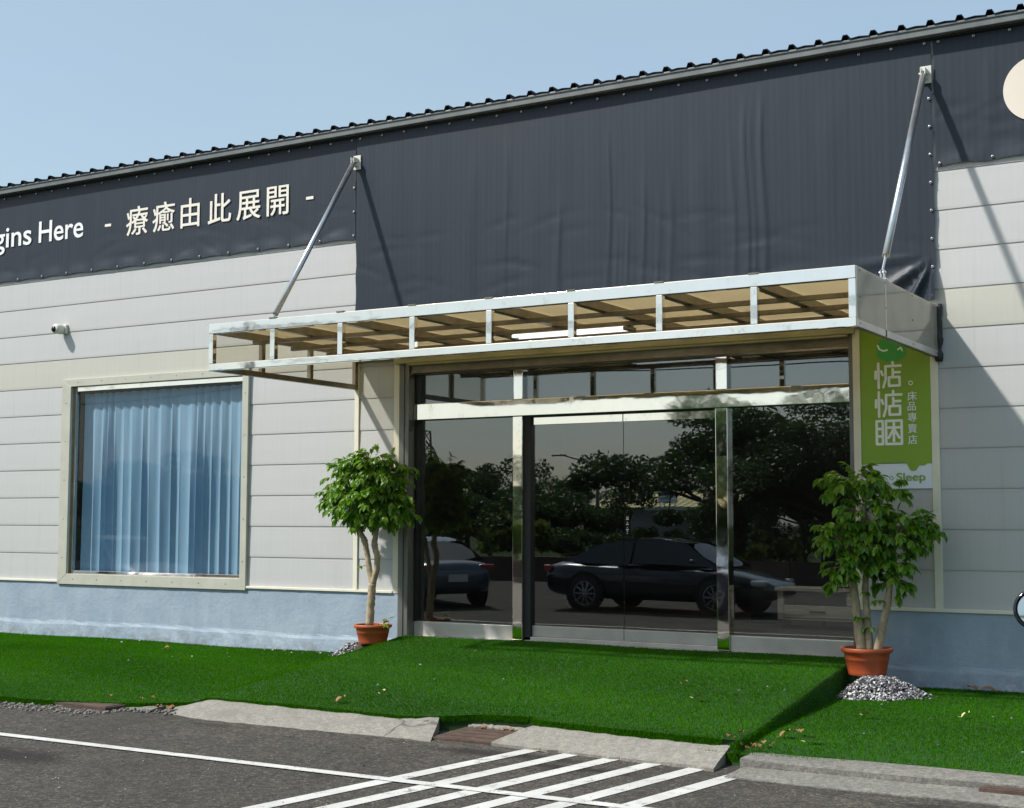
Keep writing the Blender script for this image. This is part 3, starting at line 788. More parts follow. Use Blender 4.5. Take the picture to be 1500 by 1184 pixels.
# curtain: pinch pleats opening into soft folds
cu = []
nx, nz = 520, 40; cx0, cx1 = -14.93, -11.985
ph = np.cumsum(np.interp(np.linspace(0, 1, nx), np.linspace(0, 1, 24), rng.uniform(0.55, 1.55, 24))); ph = ph/ph[-1]*2*np.pi*19.5
u = np.linspace(0, 1, nx); Vc = np.zeros((nx, nz, 3))
for j, t in enumerate(np.linspace(0, 1, nz)):          # t: 0 top, 1 bottom
    wob = 0.10*np.sin(3*2*np.pi*u+1.5*t)*t + 0.5*np.sin(7*u+2)*t
    amp = 0.014+0.020*smooth(np.full(nx, t*1.6)); amp = amp*(0.80+0.30*np.sin(ph*0.31+1)+0.22*np.sin(ph*0.173+4+1.2*t))
    p = ph + wob
    sharp = np.sin(p)+0.28*np.sin(2*p+0.6)*(1-t)
    Vc[:, j, 0] = cx0+(cx1-cx0)*u + 0.018*np.cos(p)*min(1, t*2)
    Vc[:, j, 1] = 0.155 - amp*sharp
    Vc[:, j, 2] = 3.235 - t*(3.235-0.85) + (0.004*np.sin(p) if j == 0 else 0)
idx = np.arange(nx*nz).reshape(nx, nz)
Fc = np.stack([idx[:-1, :-1], idx[:-1, 1:], idx[1:, 1:], idx[1:, :-1]], -1).reshape(-1, 4)
tag(np_mesh('curtain', Vc.reshape(-1, 3), Fc, M['curtain'], smooth=True), 'pale blue pleated curtain hanging behind the square shop window', 'curtain')

# ------------------------------------------------------------------ interior of the shop
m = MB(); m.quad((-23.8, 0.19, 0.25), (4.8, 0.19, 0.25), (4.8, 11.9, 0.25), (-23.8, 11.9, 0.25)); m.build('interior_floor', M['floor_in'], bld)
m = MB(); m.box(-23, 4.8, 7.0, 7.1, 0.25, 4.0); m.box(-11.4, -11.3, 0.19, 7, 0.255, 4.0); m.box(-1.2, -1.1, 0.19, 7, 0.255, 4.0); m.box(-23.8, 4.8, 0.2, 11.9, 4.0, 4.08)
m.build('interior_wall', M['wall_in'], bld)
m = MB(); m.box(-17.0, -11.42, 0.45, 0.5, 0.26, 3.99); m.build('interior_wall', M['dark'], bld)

# entrance: stainless frame, fixed panes, sliding doors
ent = MB()
fr = MB()
F_ENT = fr.box(-9.438, -4.264, 0.07, 0.235, 2.685, 2.870).build('entrance_frame', M['steel'], bld, bevel=0.006)
for x0, x1 in ((-8.108, -7.984), (-5.698, -5.565)):
    MB().box(x0, x1, 0.085, 0.215, 0.235, 2.684).build('mullion', M['steel'], F_ENT, bevel=0.006)
    MB().box(x0+0.003, x1-0.003, 0.095, 0.20, 2.8705, 3.21).build('mullion', M['steel'], F_ENT, bevel=0.006)
for x0, x1 in ((-9.438, -8.1085), (-5.5645, -4.264)):
    MB().box(x0, x1, 0.11, 0.20, 0.225, 0.385).build('bottom_rail', M['steel_dull'], F_ENT, bevel=0.006)
m = MB(); m.box(-9.438, -4.264, 0.10, 0.20, 3.2105, 3.24); m.build('top_rail', M['steel_dark'], F_ENT, bevel=0.004)
for x0, x1 in ((-9.439, -9.405), (-4.29, -4.263)): MB().box(x0, x1, 0.10, 0.20, 0.386, 3.2095).build('side_post', M['dark'], F_ENT)
for x0, x1 in ((-9.404, -8.109), (-5.564, -4.291)):
    MB().box(x0, x1, 0.150, 0.160, 0.386, 2.684).build('pane', M['glass'], F_ENT)
for x0, x1 in ((-9.404, -8.106), (-7.986, -5.696), (-5.567, -4.291)):
    MB().box(x0, x1, 0.152, 0.162, 2.871, 3.2095).build('transom_pane', M['glass'], F_ENT)
m = MB(); m.box(-7.983, -7.90, 0.12, 0.23, 0.235, 2.684); m.build('door_track', M['dark'], F_ENT)
m = MB(); m.box(-7.9, -5.70, 0.12, 0.26, 2.672, 2.684); m.build('door_track', M['dark'], F_ENT)
for x0, x1 in ((-7.897, -6.786), (-6.779, -5.700)):
    m = MB(); m.box(x0, x1, 0.168, 0.176, 0.272, 2.668)
    D = m.build('sliding_door', M['glass'], bld)
    MB().box(x0, x1, 0.158, 0.1675, 2.585, 2.668).build('top_rail', M['steel'], D, bevel=0.003)
    MB().box(x0, x1, 0.158, 0.1675, 0.274, 0.392).build('bottom_rail', M['steel_dull'], D, bevel=0.003)
lab = tag(MB().box(-6.768, -6.708, 0.163, 0.1675, 1.37, 1.60).build('sensor_plate', M['black_gloss'], D, bevel=0.004))
m = MB()
for zz, w in ((1.57, .022), (1.55, .03), (1.515, .012), (1.495, .03), (1.46, .008), (1.44, .03), (1.42, .01), (1.40, .01)):
    m.box(-6.738-w/2, -6.738+w/2, 0.1618, 0.1629, zz-0.005, zz+0.005)
m.build('sensor_print', M['letter_white'], D)
m = MB(); m.box(-9.45, -4.25, 0.0, 0.235, 0.10, 0.2245); m.box(-7.98, -5.70, 0.12, 0.234, 0.225, 0.271); m.build('threshold', M['steel_dull'], bld, bevel=0.005)

# furniture seen through the glass
tv = thing('media_cabinet', 'grey oak low cabinet with black niches standing inside behind the right pane', 'cabinet', (-5.3, 3.25, 0.25))
m = MB(); m.box(-6.18, -4.35, 3.0, 3.5, 0.70, 0.74); m.build('top', M['oak'], tv, bevel=0.004)
m = MB(); m.box(-6.15, -6.08, 3.02, 3.48, 0.36, 0.699); m.box(-4.45, -4.38, 3.02, 3.48, 0.36, 0.699); m.box(-6.079, -4.451, 3.02, 3.48, 0.36, 0.38); m.box(-6.079, -4.451, 3.46, 3.479, 0.381, 0.699)
m.build('carcass', M['oak'], tv)
m = MB(); m.box(-6.07, -5.15, 3.015, 3.06, 0.385, 0.53); m.build('drawer', M['oak'], tv, bevel=0.004)
m = MB(); m.box(-5.3, -4.46, 3.015, 3.06, 0.54, 0.69); m.build('drawer', M['oak'], tv, bevel=0.004)
m = MB(); m.box(-5.75, -5.55, 3.005, 3.0145, 0.455, 0.468); m.build('handle', M['black_gloss'], tv)
for xx in (-6.1, -5.6, -4.9, -4.45): MB().tube([(xx, 3.1, 0.25), (xx, 3.1, 0.36)], 0.02, 8).build('leg', M['black_gloss'], tv)
bx = thing('leaflet_stand', 'small stand of white printed leaflets on the grey oak cabinet', 'leaflet stand', (-5.42, 3.2, 0.74))
MB().box(-5.52, -5.42, 3.18, 3.2, 0.756, 0.90).build('leaflet', M['plate'], bx); MB().box(-5.40, -5.33, 3.18, 3.2, 0.756, 0.87).build('leaflet', M['plate'], bx)
m = MB(); m.box(-5.55, -5.30, 3.15, 3.25, 0.7405, 0.755); m.build('base', M['black_gloss'], bx)
pn = thing('display_panel', 'dark standing display panel inside the shop left of the cabinet', 'display panel', (-6.5, 3.7, 0.25))
m = MB(); m.box(-6.75, -6.25, 3.7, 3.73, 0.36, 1.05); m.build('board', M['wall_in'], pn); m = MB(); m.box(-6.72, -6.28, 3.6, 3.85, 0.25, 0.359); m.build('base', M['black_gloss'], pn)

for lx, ly, ll in ((-8.9, 2.2, 'round lit ceiling lamp inside the shop behind the left pane'), (-5.3, 2.0, 'round lit ceiling lamp inside the shop above the grey oak cabinet')):
    cl = thing('ceiling_lamp', ll, 'ceiling lamp', (lx, ly, 3.93), 'lit ceiling lamps inside the shop')
    MB().lathe([(0.10, 3.93), (0.10, 3.995)], (lx, ly, 0), 24, 'z').build('housing', M['plastic_white'], cl)
    MB().lathe([(0.001, 3.922), (0.085, 3.922), (0.085, 3.928)], (lx, ly, 0), 24, 'z', 0, False).build('diffuser', M['tube'], cl)
    ld = bpy.data.lights.new('ceiling_lamp_light', 'POINT'); ld.energy = 130 if lx > -6 else 6; ld.shadow_soft_size = 0.08; ld.color = (1, .95, .88)
    lo_ = bpy.data.objects.new('ceiling_lamp_light', ld); COL.objects.link(lo_); lo_.parent = cl; lo_.location = (0, 0, -0.06)

# ------------------------------------------------------------------ canopy
CX0, CX1, CD, CZ0, CZ1 = -10.222, -3.406, 2.505, 3.063, 3.551
can = thing('entrance_canopy', 'stainless steel framed canopy with bronze sheet roof over the glass entrance', 'canopy', (-6.8, -1.2, 3.0))
m = MB(); m.box(CX0, CX1, -CD, -CD+0.06, CZ1-0.105, CZ1); m.build('top_rail', M['steel'], can, bevel=0.005)
m = MB(); m.box(CX0, CX1, -CD+0.001, -CD+0.06, CZ0, CZ0+0.072); m.build('bottom_rail', M['steel'], can, bevel=0.005)
bay = (CX1-CX0)/8
for k in range(9):
    x = CX0+bay*k; x0 = x if k == 0 else (x-0.06 if k == 8 else x-0.03)
    MB().box(x0, x0+0.06, -CD+0.002, -CD+0.058, CZ0+0.0725, CZ1-0.1055).build('post', M['steel'], can, bevel=0.004)
    if 0 < k < 8:
        MB().box(x-0.04, x+0.04, -CD+0.062, -0.06, CZ1-0.11, CZ1-0.03).build('rafter', M['steel_dark'], can, bevel=0.003)
        MB().box(x-0.045, x+0.045, -CD-0.004, -CD+0.03, CZ1+0.0005, CZ1+0.012).build('cap', M['steel_dark'], can)
for yy in (-0.62, -1.25, -1.88):
    MB().box(CX0+0.062, CX1-0.062, yy-0.02, yy+0.02, CZ1-0.155, CZ1-0.112).build('purlin', M['steel_dark'], can, bevel=0.003)
MB().box(CX0+0.01, CX1-0.01, -0.058, -0.012, CZ1-0.16, CZ1-0.03).build('wall_rail', M['steel_dark'], can)
m = MB(); m.box(CX0+0.005, CX1-0.005, -CD+0.03, -0.012, CZ1-0.022, CZ1-0.016); m.build('roof_sheet', M['bronze_sheet'], can)
for side, X in (('l', CX0), ('r', CX1-0.055)):
    mt = M['steel_dark']
    MB().box(X+0.001, X+0.054, -CD+0.061, -0.012, CZ0+0.001, CZ0+0.06).build('side_rail', mt, can, bevel=0.003)
    MB().box(X+0.001, X+0.054, -CD+0.061, -0.012, CZ1-0.10, CZ1-0.024).build('side_rail', mt, can, bevel=0.003)
    for yy in (-1.70, -0.88, -0.045):
        MB().box(X+0.003, X+0.052, yy-0.028, yy+0.028, CZ0+0.0605, CZ1-0.1005).build('side_post', mt, can, bevel=0.003)
m = MB(); m.box(CX0+0.024, CX0+0.030, -CD+0.062, -0.07, CZ0+0.0607, CZ1-0.1007); m.build('side_panel', M['clear_sheet'], can)
m = MB(); m.box(CX1+0.002, CX1+0.008, -CD+0.004, -0.02, CZ0, CZ1-0.004)
SP = m.build('side_panel', M['grey_sheet'], can)
screws(SP, [(CX1+0.008, yy, zz) for yy in (-2.42, -1.72, -0.9, -0.1) for zz in (CZ0+0.03, CZ1-0.03, (CZ0+CZ1)/2)], [(0.0005, 0.006), (0.006, 0.005), (0.008, 0.0)], 'x', M['steel_dark'])
m = MB(); m.box(CX1+0.0085, CX1+0.0095, -1.735, -1.70, CZ0, CZ1-0.004); m.box(CX1+0.0085, CX1+0.0095, -CD+0.004, -0.02, CZ0+0.001, CZ0+0.058); m.build('seam', M['steel_dull'], SP)
V = []; nz = 14; rr = random.Random(3)
m = MB(); m.tube([(CX1+0.012+rr.uniform(-.006, .006), -0.03+rr.uniform(-.006, .006), CZ0-0.04+i*(CZ1-CZ0+0.05)/16) for i in range(17)], [0.032+rr.uniform(-.006, .008) for i in range(17)], 9)
m.build('rubber_seal', M['rubber'], can, smooth=True)
# stay rods
for (xt, zt_, xb, yb) in ((-10.205, 5.785, -10.19, -1.60), (-3.462, 5.765, -3.43, -1.68)):
    zt2, zb = zt_, CZ1+0.02
    a = Vector((xt, -0.10, zt2)); b = Vector((xb, yb, zb+0.06)); d = (b-a).normalized(); e = b-d*0.18
    S = MB().tube([a, e], 0.031, 14).build('stay_rod', M['galv'], can, smooth=False)
    S.data.polygons.foreach_set('use_smooth', [len(p.vertices) == 4 for p in S.data.polygons])
    MB().tube([e, b], 0.011, 8).build('turnbuckle', M['galv'], S)
    m = MB(); m.box(xb-0.035, xb+0.035, yb-0.03, yb+0.03, CZ1+0.001, CZ1+0.015); m.box(xb-0.018, xb-0.010, yb-0.02, yb+0.02, CZ1+0.0155, CZ1+0.085); m.box(xb+0.010, xb+0.018, yb-0.02, yb+0.02, CZ1+0.0155, CZ1+0.085); m.tube([(xb-0.03, yb, CZ1+0.065), (xb+0.03, yb, CZ1+0.065)], 0.009, 8)
    m.build('foot_bracket', M['galv'], S)
    m = MB(); m.box(xt-0.045, xt+0.06, -0.052, -0.040, zt_-0.085, zt_+0.085); m.box(xt-0.026, xt-0.016, -0.135, -0.0525, zt_-0.05, zt_+0.05); m.box(xt+0.016, xt+0.026, -0.135, -0.0525, zt_-0.05, zt_+0.05); m.tube([(xt-0.045, -0.10, zt_), (xt+0.045, -0.10, zt_)], 0.013, 8)
    m.build('wall_bracket', M['plastic_white'], S, bevel=0.003)

lamp = thing('fluorescent_lamp', 'lit white twin tube lamp fixed under the canopy roof', 'lamp', (-6.67, -1.2, 3.36))
MB().box(-7.36, -6.00, -1.235, -1.165, 3.388, 3.428).build('housing', M['plastic_white'], lamp, bevel=0.006)
for yy in (-1.265, -1.135):
    MB().tube([(-7.30, yy, 3.375), (-6.06, yy, 3.375)], 0.017, 12).build('tube', M['tube'], lamp, smooth=False)
for xx in (-7.33, -6.03): MB().box(xx-0.028, xx+0.028, -1.29, -1.11, 3.352, 3.3875).build('end_cap', M['steel_dark'], lamp, bevel=0.004)

# ------------------------------------------------------------------ banners
def banner(name, label, x0, x1, z0, z1, folds, seed, grom_bottom=True, crumple=False, ysh=0.0):
    r = np.random.default_rng(seed)
    b = thing(name, label, 'banner', ((x0+x1)/2, 0, z0))
    nx = int((x1-x0)/0.022); nz = int((z1-z0)/0.04)
    xs_ = np.linspace(x0, x1, nx)[:, None]; zs = np.linspace(z0, z1, nz)[None, :]
    t = (z1-zs)/(z1-z0)
    y = -0.021+ysh + 0.003*np.sin(xs_*1.3+zs*0.8)
    for (fx, w, amp, top) in folds:
        y = y - 0.62*amp*np.exp(-((xs_-fx-0.02*np.sin(zs*3+fx))/w)**2)*smooth((t-top)/0.25)
    # soft horizontal creases in the lower half
    for k in range(46):
        cx, cz, L = r.uniform(x0, x1), z0+(z1-z0)*r.uniform(0.05, 0.5), r.uniform(0.15, 0.4)
        sl = r.normal(0, 0.25)
        y = y + (0.003+0.002*r.uniform())*np.exp(-((xs_-cx)/L)**2-(((zs-cz)-sl*(xs_-cx)+0.25*(xs_-cx)**2)/0.022)**2)
    # scalloped edges between eyelets
    ex = (xs_-x0)/(x1-x0); sc = np.abs(np.sin(np.pi*(xs_-x0)/0.49))
    edge_b = np.exp(-((zs-z0)/0.10)**2)
    X = np.repeat(xs_, nz, 1).copy(); Zz = np.repeat(zs, nx, 0).copy()
    Zz += edge_b*0.020*sc*(1 if grom_bottom else 0); y = y - edge_b*0.014*sc
    svx = np.abs(np.sin(np.pi*(zs-z0)/0.40)); 
    X += -0.012*svx*np.exp(-((X-x1)/0.08)**2)+0.010*svx*np.exp(-((X-x0)/0.08)**2)
    if crumple:
        # radiating folds at the lower right corner, gathered to the tie at (x1, z0+0.06)
        cx, cz = x1-0.02, z0+0.40
        dx, dz = X-cx, Zz-cz; rad = np.sqrt(dx**2+dz**2)+1e-4; ang = np.arctan2(-dz, -dx)
        ang = np.arctan2(dz, -dx)                     # 0 = to the left, negative = down
        wgt = np.exp(-(rad/0.60)**2)*smooth((0.12-ang)/0.25)
        y = y - wgt*0.045*(np.sin(ang*11+rad*1.5)+0.45*np.sin(ang*23+1))*np.minimum(rad/0.3, 1)
    V = np.stack([X, np.minimum(y, -0.0125+ysh), Zz], -1).reshape(-1, 3)
    idx = np.arange(nx*nz).reshape(nx, nz)
    F = np.stack([idx[:-1, :-1], idx[1:, :-1], idx[1:, 1:], idx[:-1, 1:]], -1).reshape(-1, 4)
    np_mesh('sheet', V, F, M['banner'], b, smooth=True)
    ring = MB().lathe([(0.005, -0.032+ysh), (0.008, -0.035+ysh), (0.012, -0.034+ysh), (0.014, -0.026+ysh)], (0, 0, 0), 12, 'y', 0, False)
    first = None
    spots = [(x0+0.06+k*(x1-x0-0.12)/max(1, round((x1-x0)/0.33)), z1-0.045) for k in range(round((x1-x0)/0.33)+1)]
    nzk = round((z1-z0)/0.29)
    spots += [(x1-0.028, z0+0.05+k*(z1-z0-0.1)/nzk) for k in range(nzk)]
    if grom_bottom: spots += [(x0+0.05+k*(x1-x0-0.1)/round((x1-x0)/0.49), z0+0.035) for k in range(round((x1-x0)/0.49))]
    ctr = ORIGIN[b.name]
    for sx_, sz_ in spots:
        if first is None:
            ORIGIN_save = ORIGIN[b.name]; ORIGIN[b.name] = Vector()
            first = ring.build('eyelet', M['galv'], b); ORIGIN[b.name] = ORIGIN_save; o = first
        else:
            o = first.copy(); o.parent = b; COL.objects.link(o)
        o.location = Vector((sx_, -0.004, sz_))-ctr
    return b
fl = [(-8.133, .03, .012, .05), (-7.462, .035, .016, .35), (-6.853, .02, .016, .1), (-6.747, .018, .012, .42), (-6.69, .016, .010, .35), (-6.634, .016, .012, .42), (-6.449, .022, .014, .3), (-6.275, .015, .010, .35), (-6.135, .02, .012, .3), (-5.436, .02, .012, .2), (-5.289, .022, .014, .05), (-5.216, .016, .010, .05), (-5.107, .022, .016, .05), (-8.6, .08, .010, .1), (-5.8, .10, .010, .2), (-4.4, .12, .008, .1)]
BM = banner('wall_banner', 'largest dark banner with nothing printed on it above the canopy', CX0+0.004, -3.404, 3.60, 6.118, fl, 1, False, True, -0.012)
BL = banner('wall_banner', 'dark banner lettered in white and cream on the left wall', -24, CX0-0.004, 4.862, 6.118, [(-16+k*0.83, .05, .005, .1) for k in range(8)], 2)
BR = banner('wall_banner', 'dark banner with a cream disc on the right wall', -3.396, 4.9, 4.866, 6.118, [(-2.9, .05, .005, .1)], 3)
LY = -0.0285
text('lettering', 'gins', -16.66, 5.374, LY, 0.425, M['letter_white'], BL, width=0.775, bold=0.004)
text('lettering', 'Here', -15.735, 5.374, LY, 0.425, M['letter_white'], BL, width=0.878, bold=0.004)
for ch, cx in zip('療癒由此展開', (-14.035, -13.555, -13.055, -12.582, -12.100, -11.606)):
    text('lettering', ch, cx, 5.325, LY, 0.415, M['letter_cream'], BL, heavy=0.0035)
for x0, x1, zc in ((-14.44, -14.325, 5.476), (-10.985, -10.872, 5.448)):
    MB().box(x0, x1, LY-0.002, LY+0.001, zc-0.018, zc+0.018).build('lettering', M['letter_cream'], BL, bevel=0.0)
m = MB(); m.lathe([(0.0, -0.002), (0.305, -0.002), (0.305, 0.001)], (-2.45, LY, 5.49), 64, 'y', 0, False); m.build('disc', M['disc_cream'], BR)

# ------------------------------------------------------------------ green sign
sg = thing('shop_sign', 'tall green shop sign with white characters beside the entrance', 'sign', (-3.81, 0, 1.84))
SX0, SX1, SZ0, SZ1 = -4.148, -3.485, 1.84, 3.50
MB().box(SX0, SX1, -0.016, -0.005, SZ0, 2.075).build('white_band', M['sign_white'], sg)
nb = 60; poly = [(SX0, SZ1), (SX0, 2.068)]
for i in range(nb+1):
    t = i/nb; x = SX0+(SX1-SX0)*t
    dz = -0.075*math.exp(-((t-0.735)/0.075)**4)*1.0 - 0.022*math.exp(-((t-0.87)/0.05)**4) + 0.012*math.sin(t*3)
    poly.append((x, 2.075+dz-0.004))
poly.append((SX1, SZ1))
MB().prism(poly, -0.0195, -0.0165, 'xz').build('green_field', M['sign_green'], sg)
SY = -0.0212
dian = [[(.06, .66), (.05, .40)], [(.16, .96), (.16, .04)], [(.26, .66), (.31, .52)],
        [(.68, .98), (.68, .84)], [(.42, .84), (.97, .84)], [(.42, .84), (.42, .35), (.33, .06)],
        [(.68, .72), (.68, .42)], [(.68, .60), (.93, .60)], [(.54, .42), (.92, .42), (.92, .10), (.54, .10), (.54, .42)]]
kun = [[(.06, .93), (.28, .93), (.28, .07), (.06, .07), (.06, .93)], [(.06, .64), (.28, .64)], [(.06, .36), (.28, .36)],
       [(.40, .93), (.96, .93), (.96, .07), (.40, .07), (.40, .93)], [(.48, .68), (.88, .68)], [(.68, .84), (.68, .18)], [(.67, .62), (.49, .30)], [(.69, .62), (.87, .30)]]
for pth, zb in ((dian, 2.79), (dian, 2.515), (kun, 2.245)):
    strokes('lettering', pth, -4.015, zb, SY, 0.265, 0.255, 0.0125, M['sign_letter'], sg)
for ch, zb in zip('床品專賣店', (2.668, 2.572, 2.468, 2.362, 2.256)):
    text('lettering', ch, -3.700, zb+0.008, SY, 0.092, M['sign_letter'], sg, heavy=0.0012)
def ringmb(cx, cz, r, w, y):
    m = MB(); n = 28; V = []
    for k in range(n):
        a = 2*math.pi*k/n
        for q, yy in ((r, y), (r-w, y), (r-w, y+0.002), (r, y+0.002)): V.append((cx+q*math.cos(a), yy, cz+q*math.sin(a)))
    m.add(V, [(k*4+j, k*4+(j+1) % 4, ((k+1) % n)*4+(j+1) % 4, ((k+1) % n)*4+j) for k in range(n) for j in range(4)]); return m
ringmb(-3.668, 2.835, 0.022, 0.008, SY-0.001).build('lettering', M['sign_letter'], sg)
ringmb(-3.868, 1.940, 0.019, 0.006, -0.0185).build('lettering', M['sign_green'], sg)
text('lettering', 'Sleep', -3.818, 1.915, -0.0178, 0.105, M['sign_green'], sg, width=0.268, heavy=0.0018)
pl = [(-3.985, 3.20), (-3.985, 3.115), (-3.95, 3.075), (-3.90, 3.05), (-3.84, 3.045), (-3.78, 3.055), (-3.725, 3.085), (-3.70, 3.12), (-3.70, 3.2), (-3.74, 3.26), (-3.95, 3.26)]
MB().prism(pl, SY-0.0005, SY+0.001, 'xz').build('emblem', M['sign_logo'], sg)
strokes('emblem', [[(0, .6), (.06, .3), (.2, .15), (.35, .2)], [(.75, .2), (.85, .35), (.9, .1)]], -3.975, 3.135, SY-0.002, 0.26, 0.12, 0.008, M['sign_letter'], sg)

# ------------------------------------------------------------------ cctv camera
cc = thing('security_camera', 'small white security camera with black lens on the left wall', 'security camera', (-15.2, 0, 4.12))
MB().box(-15.23, -15.12, -0.045, -0.003, 4.055, 4.185).build('mount', M['plastic_white'], cc, bevel=0.012)
o = MB(); o.lathe([(0.001, -0.10), (0.055, -0.09), (0.062, -0.04), (0.062, 0.0)], (0, 0, 0), 24, 'z'); hb = MB()
m = MB(); m.lathe([(0.03, -0.175), (0.058, -0.168), (0.068, -0.15), (0.070, -0.06), (0.062, -0.046)], (-15.205, 0, 4.118), 28, 'y'); m.build('housing', M['plastic_white'], cc, smooth=True)
m = MB(); m.lathe([(0.002, -0.196), (0.026, -0.192), (0.040, -0.180), (0.044, -0.1695)], (-15.217, 0, 4.112), 24, 'y'); m.build('lens', M['black_gloss'], cc, smooth=True)

# ------------------------------------------------------------------ potted trees
def leaf_verts(p, d, nrm, L, W, curl):
    """8-vertex folded pointed leaf starting at p along d"""
    s = d.cross(nrm).normalized(); n = s.cross(d).normalized()
    rows = [(0.0, 0.06, 0.0), (0.28, 0.46, 0.0), (0.62, 0.42, 0.0), (1.0, 0.02, 0.0)]
    V = []
    for t, w, _ in rows:
        c = p + d*(L*t) - n*(curl*L*t*t)
        V += [c - s*(W*w) + n*(0.10*W*(w > .1)), c, c + s*(W*w) + n*(0.10*W*(w > .1))]
    F = []
    for i in range(3):
        a = i*3; F += [(a, a+1, a+4, a+3), (a+1, a+2, a+5, a+4)]
    return V, F
def compound(mb, p, d, n_pairs, Ls, r):
    """arching twig with drooping leaflets"""
    d = Vector(d).normalized(); pts = [Vector(p)]; seg = r.uniform(0.020, 0.030)
    for i in range(n_pairs):
        d = (d + Vector((0, 0, -0.22)) + Vector((r.uniform(-.1, .1), r.uniform(-.1, .1), r.uniform(-.06, .06)))).normalized()
        pts.append(pts[-1]+d*seg)
    mb.tube(pts, [0.0025]*len(pts), 4, False, 1)
    for i in range(1, len(pts)):
        dd = (pts[i]-pts[i-1]).normalized(); side = dd.cross(Vector((0, 0, 1)))
        side = side.normalized() if side.length > 1e-3 else Vector((1, 0, 0))
        for sg_ in ((-1, 1) if i < len(pts)-1 else (-1, 1, 0)):
            ld = (side*sg_*r.uniform(.6, 1.1) + dd*r.uniform(.35, .9) + Vector((0, 0, -r.uniform(0.15, 0.95)))).normalized()
            nn = (Vector((0, 0, 1)) + Vector((r.uniform(-.5, .5), r.uniform(-.5, .5), 0))).normalized()
            L = Ls*r.uniform(0.7, 1.25)
            V, F = leaf_verts(pts[i], ld, nn, L, L*r.uniform(0.46, 0.60), r.uniform(0.1, 0.45))
            mb.add(V, F, 0)
    return pts
def potted(label, base, pot_r, pot_h, clumps, trunks, seed, weeds, dens):
    """clumps: (x, y, z, radius, height_radius, n) in world space"""
    r = random.Random(seed); bx_, by_, bz_ = base
    t = thing('potted_tree', label, 'potted plant', base, 'potted trees either side of the entrance')
    R_ = pot_r
    prof = [(R_*0.70, 0), (R_*0.72, 0.005), (R_*0.74, pot_h*0.12), (R_*0.83, pot_h*0.55), (R_*0.845, pot_h*0.56), (R_*0.845, pot_h*0.60), (R_*0.85, pot_h*0.61), (R_*0.875, pot_h*0.80), (R_*0.97, pot_h*0.84), (R_, pot_h*0.87), (R_, pot_h*0.97), (R_*0.98, pot_h), (R_*0.91, pot_h), (R_*0.89, pot_h*0.96), (R_*0.87, pot_h*0.80)]
    P = MB().lathe(prof, base, 44, 'z', 0, False)
    P.build('pot', M['terracotta'], t, smooth=True)
    m = MB(); n = 22; V = [(bx_, by_, bz_+pot_h*0.90)]; 
    for k in range(n): a = 2*math.pi*k/n; V.append((bx_+R_*0.885*math.cos(a), by_+R_*0.885*math.sin(a), bz_+pot_h*0.86+r.uniform(-.008, .008)))
    m.add(V, [(0, 1+k, 1+(k+1) % n) for k in range(n)]); m.build('soil', M['soil'], t)
    for pts, rad in trunks:
        # densify with small irregularities and node rings
        P0 = [Vector(p) for p in pts]; out = []; rr = []
        N = len(P0)-1
        for i in range(N):
            for q in range(8):
                f = q/8; out.append(P0[i].lerp(P0[i+1], f)+Vector((r.uniform(-.003, .003), r.uniform(-.003, .003), 0)))
                rr.append((rad[i]*(1-f)+rad[i+1]*f)*(1+0.10*(q == 0 and i > 0)+r.uniform(-.04, .06)))
        out.append(P0[-1]); rr.append(rad[-1])
        MB().tube(out, rr, 12).build('trunk', M['bark'], t, smooth=True)
    tops = [Vector(p[-1]) for p, _ in trunks]
    mb = MB()
    for (cx, cy, cz, cr, ch, n) in clumps:
        q_ = .82 if dens > 2 else .80; cr *= q_; ch *= q_+.04; cx = bx_+(cx-bx_)*.90
        c = Vector((cx, cy, cz)); src = min(tops, key=lambda q: (q-c).length)
        mb.tube([src, src.lerp(c, 0.5)+Vector((0, 0, 0.02)), c], [0.010, 0.007, 0.004], 6, False, 1)
        for k in range(int(n*dens)):
            # directions spread over the sphere, more of them upward and outward
            while True:
                v = Vector((r.gauss(0, 1), r.gauss(0, 1), r.gauss(0.25, 1)))
                if v.length > 0.2: break
            v.normalize(); q = r.uniform(0.35, 0.92)
            p = c + Vector((v.x*cr*q, v.y*cr*q*0.8, v.z*ch*q))
            if p.y > -0.12: p.y = -0.12 - r.uniform(0, .05)
            d = Vector((v.x, v.y*0.8, v.z*0.5+0.35))
            if p.y > -0.25: d.y = min(d.y, 0.05)
            mb.tube([c.lerp(p, 0.25), p], [0.003, 0.0025], 4, False, 1)
            compound(mb, p, d, r.choice((3, 4, 4, 5)), r.uniform(0.070, 0.096), r)
    V = np.array(mb.v); V[:, 1] = np.minimum(V[:, 1], -0.045); mb.v = [tuple(p) for p in V]
    mb.build('crown', [M['leaf'], M['bark']], t, recalc=False)
    for (wx, wy, wz, n, up_) in weeds:
        mb = MB()
        for k in range(n):
            a = r.uniform(0, 6.28); compound(mb, Vector((wx, wy, wz)), Vector((math.cos(a)*.6, math.sin(a)*.4, up_)), 2, 0.055, r)
        mb.build('sprout', [M['leaf'], M['bark']], t, recalc=False)
    return t
